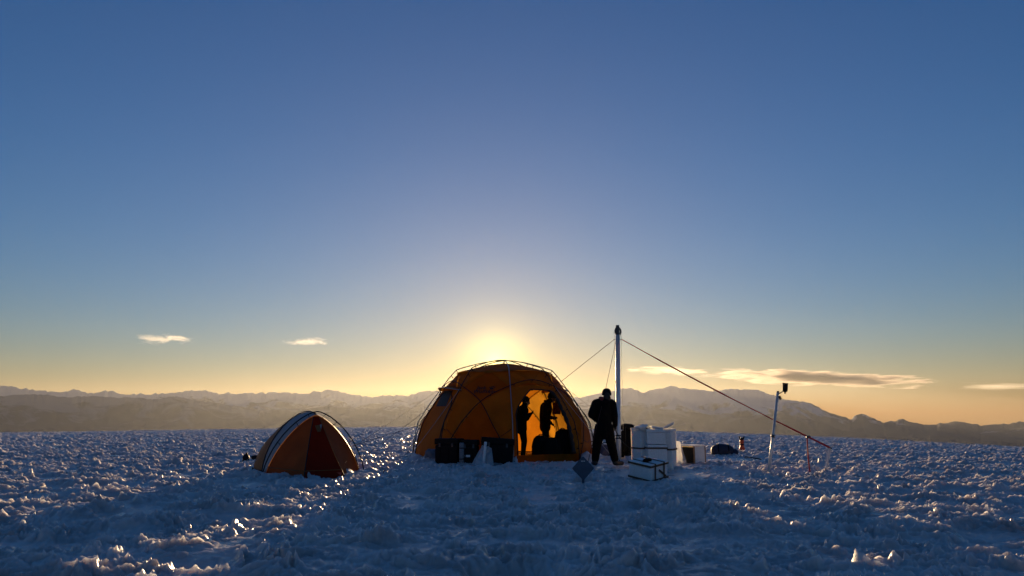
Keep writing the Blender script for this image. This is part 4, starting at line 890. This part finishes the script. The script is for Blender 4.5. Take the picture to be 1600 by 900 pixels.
# rod lying near the instrument, and the instrument
a, b2 = gp(1158, 713), gp(1188, 719); T = root('rod', (a + b2) / 2 + Vector((0, 0, .02))); tag(T, 'thin black rod lying flat on the snow near the small red instrument', 'rod')
h = (b2 - a) / 2; h.z = 0; tube('shaft', [-h, h], .016, M['black'], T, 8); tube('tip', [h, h * 1.05], [.022, .010], M['steel'], T, 8)
def build_instrument():
    b = gp(1160, 707.5); T = root('survey_instrument', b); tag(T, 'small orange red instrument with black forked top on a short tripod', 'instrument'); s = 22 / FPX * 28
    for k in range(3):
        a = R(90 + 120 * k + 20); tube('leg', [Vector((math.cos(a) * .10, math.sin(a) * .10, -.03)), Vector((math.cos(a) * .035, math.sin(a) * .035, .14))], .010, M['steel'], T, 6)
    bd = lathe('body', [(.03, .10), (.088, .105), (.092, .13), (.070, .20), (.055, .26), (.060, .31), (.072, .33), (.068, .40), (.04, .42), (.005, .425)], M['orangered'], T, 16)
    lathe('band', [(.068, .245), (.072, .25), (.066, .285), (.062, .288)], M['black'], bd, 16)
    for sg in (-1, 1): tube('fork', [Vector((0, 0, .40)), Vector((sg * .055, 0, .45)), Vector((sg * .085, 0, .53))], [.028, .026, .020], M['black'], T, 8)
    lathe('scope', [(.004, -.07), (.030, -.068), (.030, .068), (.004, .07)], M['black'], T, 12, Matrix.Translation((0, 0, .46)) @ Matrix.Rotation(R(90), 4, 'X'))
    for k in range(3): a = R(60 + 120 * k); tube('strap', [Vector((math.cos(a) * .09, math.sin(a) * .09, .12)), Vector((math.cos(a) * .12, math.sin(a) * .12, .02))], .006, M['orangered'], T, 5)
build_instrument()

# plastic sheet between the stack and the open box
b = gp(1060, 722); T = root('plastic_sheet', b); tag(T, 'crumpled clear plastic sheet hanging off the right end of the box stack', 'plastic sheet')
sheet('sheet', [(-.17, -.05, -.02), (.19, -.10, -.02), (.10, .12, .50), (-.12, .02, .56)], M['film'], T, 12, .06, 3); sheet('fold', [(-.15, -.12, -.02), (.10, -.16, -.02), (.02, .0, .34), (-.13, -.04, .42)], M['film'], T, 10, .05, 6)

# ------------------------------------------------------------------ gear along the front of the dome
def case(px, Y, size, rz, label, rx=0, ry=0, sticker=None):
    b = at(px, 700, Y); b.z = gz(b.x, b.y); T = root('storage_case', b + Vector((0, 0, -.02)), R(rz), R(rx), R(ry)); tag(T, label, 'case', 'black cases along the tent')
    sx, sy, sz = size; box('tub', (sx, sy, sz * .74), M['crate'], T, (0, 0, 0), bev=.02); box('lid', (sx + .03, sy + .03, sz * .24), M['crate'], T, (0, 0, sz * .75), bev=.02)
    for s in (-1, 1): box('latch', (.05, .014, .09), M['steel'], T, (s * sx * .28, -sy / 2 - .022, sz * .66), bev=.003)
    for k in range(3): box('rib', (.02, .012, sz * .6), M['crate'], T, ((k - 1) * sx * .36 + .05, -sy / 2 - .006, sz * .05), bev=.003)
    if sticker: box('sticker', (.13, .003, .05), M['marks'], T, (sticker[0], -sy / 2 - .003, sticker[1]), bev=0)
    return T
case(702, 19.05, (.60, .40, .62), -18, 'black storage case at the far left of the row in front of the dome tent')
case(735, 18.78, (.38, .38, .58), -6, 'black storage case with a white sticker, middle of the row before the dome', sticker=(-.04, .17))
case(775, 18.68, (.78, .40, .62), 4, 'large black storage case with tilted top at the right of the row by the doorway', ry=4.5)
b = at(721.5, 700, 18.6); b.z = gz(b.x, b.y); T = root('foam_roll', b + Vector((0, .0, -.02))); tag(T, 'grey rolled foam mat standing upright between two black cases', 'mat')
lathe('roll', [(.055, 0), (.060, .01), (.060, .50), (.050, .51), (.042, .495), (.036, .51), (.022, .50), (.004, .505)], M['greypad'], T, 16)
for z in (.12, .38): lathe('elastic', [(.0605, -.012), (.064, -.01), (.064, .01), (.0605, .012)], M['black'], T, 16, Matrix.Translation((0, 0, z)))
b = at(755, 700, 18.3); b.z = gz(b.x, b.y); T = root('plastic_sheet', b + Vector((0, -.05, 0))); tag(T, 'crumpled clear plastic sheet slumped against the black cases by the dome tent', 'plastic sheet')
sheet('sheet', [(-.28, -.12, -.03), (.26, -.14, -.03), (.20, .10, .36), (-.02, .06, .42)], M['film'], T, 12, .07, 9); sheet('fold', [(-.20, -.20, -.03), (.06, -.22, -.03), (.05, -.02, .26), (-.03, .0, .30)], M['film'], T, 10, .05, 12)
b = at(756, 700, 18.35); b.z = gz(b.x, b.y); T = root('white_tube', b + Vector((0, -.22, -.05)), 0, R(-4), R(5)); tag(T, 'slim white plastic tube leaning upright on the plastic sheet by the cases', 'tube')
lathe('pipe', [(.030, 0), (.032, .005), (.032, .50), (.028, .505)], M['white'], T, 14); lathe('cap', [(.033, .48), (.036, .485), (.036, .55), (.028, .56), (.004, .562)], M['white'], T, 14)
b = at(673, 700, 19.6); b.z = gz(b.x, b.y); T = root('tarp', b + Vector((0, .1, -.02)), R(-20)); tag(T, 'blue grey tarp bunched up at the left foot of the dome tent', 'tarp')
lump('heap', (.42, .34, .32), M['bluegrey'], T, (0.06, 0, 0), 5, .25, .3, 4); sheet('corner', [(-.34, -.14, .0), (-.05, -.16, .03), (.02, .06, .24), (-.16, .1, .13)], M['bluegrey'], T, 10, .04, 4)

# ------------------------------------------------------------------ bags and cloth inside the doorway
def inside(name, label, cat, px, Y, size, m, z=0.02, rz=0, seed=1, parts=(), part='shell'):
    p = at(px, 700, Y); T = root(name, (p.x, p.y, TC.z + z), R(rz)); tag(T, label, cat, 'bags inside the doorway' if cat == 'bag' else None)
    lump(part, size, m, T, (0, 0, 0), seed, .14, .35)
    for f in parts: f(T)
inside('duffel_bag', 'black bag inside the tent doorway, left end of the heap', 'bag', 845, 20.1, (.50, .42, .62), M['blackcloth'], .06, 0, 3, [strap_arc((-.1, -.12, .58), (.1, -.12, .58), .07, M['black'])])
inside('duffel_bag', 'black bag inside the tent doorway, low in the middle of the heap', 'bag', 862, 20.0, (.62, .42, .58), M['blackcloth'], .05, 8, 6, [hoop_strap(.1, .42, .58, M['black'])])
inside('duffel_bag', 'black bag inside the tent doorway, tall right end of the heap', 'bag', 880, 20.35, (.52, .42, .80), M['blackcloth'], .04, -10, 7, [strap_arc((-.1, -.12, .76), (.1, -.12, .76), .06, M['black'])])
p = at(869, 638, 22.0); T = root('hanging_cloth', p); tag(T, 'dark red cloth hanging inside the tent beside the bowed person', 'cloth')
sheet('cloth', [(-.10, 0, -.17), (.13, 0, -.17), (.15, 0, .16), (-.10, 0, .16)], M['redcloth'], T, 10, .03, 2); tube('hanging_cord', [Vector((-.12, 0, .165)), Vector((.17, 0, .165))], .008, M['black_rope'], T, 5)
tube('hanging_line', [Vector((.02, 0, .165)), Vector((.02, .0, (TC.z + 2.2) - p.z))], .005, M['black_rope'], T, 5)

# ------------------------------------------------------------------ clouds
def cloud(label, x0, x1, y0, y1, Y, seed, dens, depth=1500, slope=0.0, thr=.50, grain=(.0024, .0018, .0085), col=(.97, .97, .97)):
    a, b = at(x0, (y0 + y1) / 2, Y), at(x1, (y0 + y1) / 2, Y); h = (y1 - y0) / FPX * Y; c = (a + b) / 2; L = (b - a).length
    bm = bmesh.new(); bmesh.ops.create_icosphere(bm, subdivisions=4, radius=1)
    co = np.array([v.co[:] for v in bm.verts])
    dn = 1 + .25 * fbm(co[:, 0] * 4 + seed, co[:, 2] * 2 + co[:, 1] * 2, 3, seed)
    for v, k, d in zip(bm.verts, co, dn): v.co = Vector((k[0] * L / 2, k[1] * depth / 2 * d, k[2] * h / 2 * d + slope * k[0] * L / 2))
    m = bpy.data.materials.new('cloud'); m.use_nodes = True; t = m.node_tree; t.nodes.clear(); N = t.nodes.new
    out = N('ShaderNodeOutputMaterial'); v = N('ShaderNodeVolumePrincipled'); v.inputs['Color'].default_value = (*col, 1); v.inputs['Anisotropy'].default_value = .55
    tc = N('ShaderNodeTexCoord'); mp = N('ShaderNodeMapping'); mp.inputs['Scale'].default_value = grain; mp.inputs['Location'].default_value = (seed, seed * 2, 0); n = N('ShaderNodeTexNoise'); n.inputs['Scale'].default_value = 1.0; n.inputs['Detail'].default_value = 6; n.inputs['Roughness'].default_value = .68; n.inputs['Distortion'].default_value = .5
    t.links.new(tc.outputs['Object'], mp.inputs[0]); t.links.new(mp.outputs[0], n.inputs['Vector'])
    # thins out towards its edge
    sc_ = N('ShaderNodeMapping'); sc_.inputs['Scale'].default_value = (2 / L, 2 / depth, 2 / h); t.links.new(tc.outputs['Object'], sc_.inputs[0])
    if slope:
        sp = N('ShaderNodeSeparateXYZ'); t.links.new(tc.outputs['Object'], sp.inputs[0]); ml = N('ShaderNodeMath'); ml.operation = 'MULTIPLY_ADD'; ml.inputs[1].default_value = -slope; t.links.new(sp.outputs['X'], ml.inputs[0]); t.links.new(sp.outputs['Z'], ml.inputs[2])
        cb = N('ShaderNodeCombineXYZ'); t.links.new(sp.outputs['X'], cb.inputs[0]); t.links.new(sp.outputs['Y'], cb.inputs[1]); t.links.new(ml.outputs[0], cb.inputs[2]); t.links.new(cb.outputs[0], sc_.inputs[0])
    ln = N('ShaderNodeVectorMath'); ln.operation = 'LENGTH'; t.links.new(sc_.outputs[0], ln.inputs[0])
    e = N('ShaderNodeMapRange'); e.inputs[1].default_value = .15; e.inputs[2].default_value = 1.0; e.inputs[3].default_value = .14; e.inputs[4].default_value = -.38; t.links.new(ln.outputs['Value'], e.inputs[0])
    ad = N('ShaderNodeMath'); ad.operation = 'ADD'; t.links.new(n.outputs['Fac'], ad.inputs[0]); t.links.new(e.outputs[0], ad.inputs[1])
    dr = N('ShaderNodeMapRange'); dr.inputs[1].default_value = thr; dr.inputs[2].default_value = thr + .25; dr.inputs[3].default_value = 0; dr.inputs[4].default_value = dens; t.links.new(ad.outputs[0], dr.inputs[0])
    t.links.new(dr.outputs[0], v.inputs['Density']); t.links.new(v.outputs[0], out.inputs['Volume'])
    o = bm_obj('cloud', bm, m); o.location = c; tag(o, label, 'cloud', 'low evening clouds'); return o
sc.cycles.volume_step_rate = .35; sc.cycles.volume_max_steps = 256
cloud('long thin grey streak of cloud over the snowy massif on the right', 1000, 1560, 572, 610, 22000, 3, .0075, 2200, -.042, .38, (.0009, .0012, .0080), (.62, .56, .54))
cloud('cream cloud bank just right of the mast over the massif', 930, 1180, 566, 594, 22000, 7, .0014, 1500, -.020, .44, (.0011, .0012, .0070), (.86, .80, .74))
cloud('faint cloud wisp at the far right edge above the ridge', 1430, 1700, 590, 616, 22000, 11, .0010, 1500, -.01, .44, (.0005, .0009, .0060))
cloud('small pale cloud wisp high on the far left', 135, 370, 512, 548, 22000, 5, .0016, 1200, 0.004, .50, (.0020, .0016, .0070))
cloud('smallest pale cloud wisp left of the dome tent', 390, 570, 518, 551, 22000, 9, .0014, 1000, 0.004, .50, (.0022, .0016, .0075))
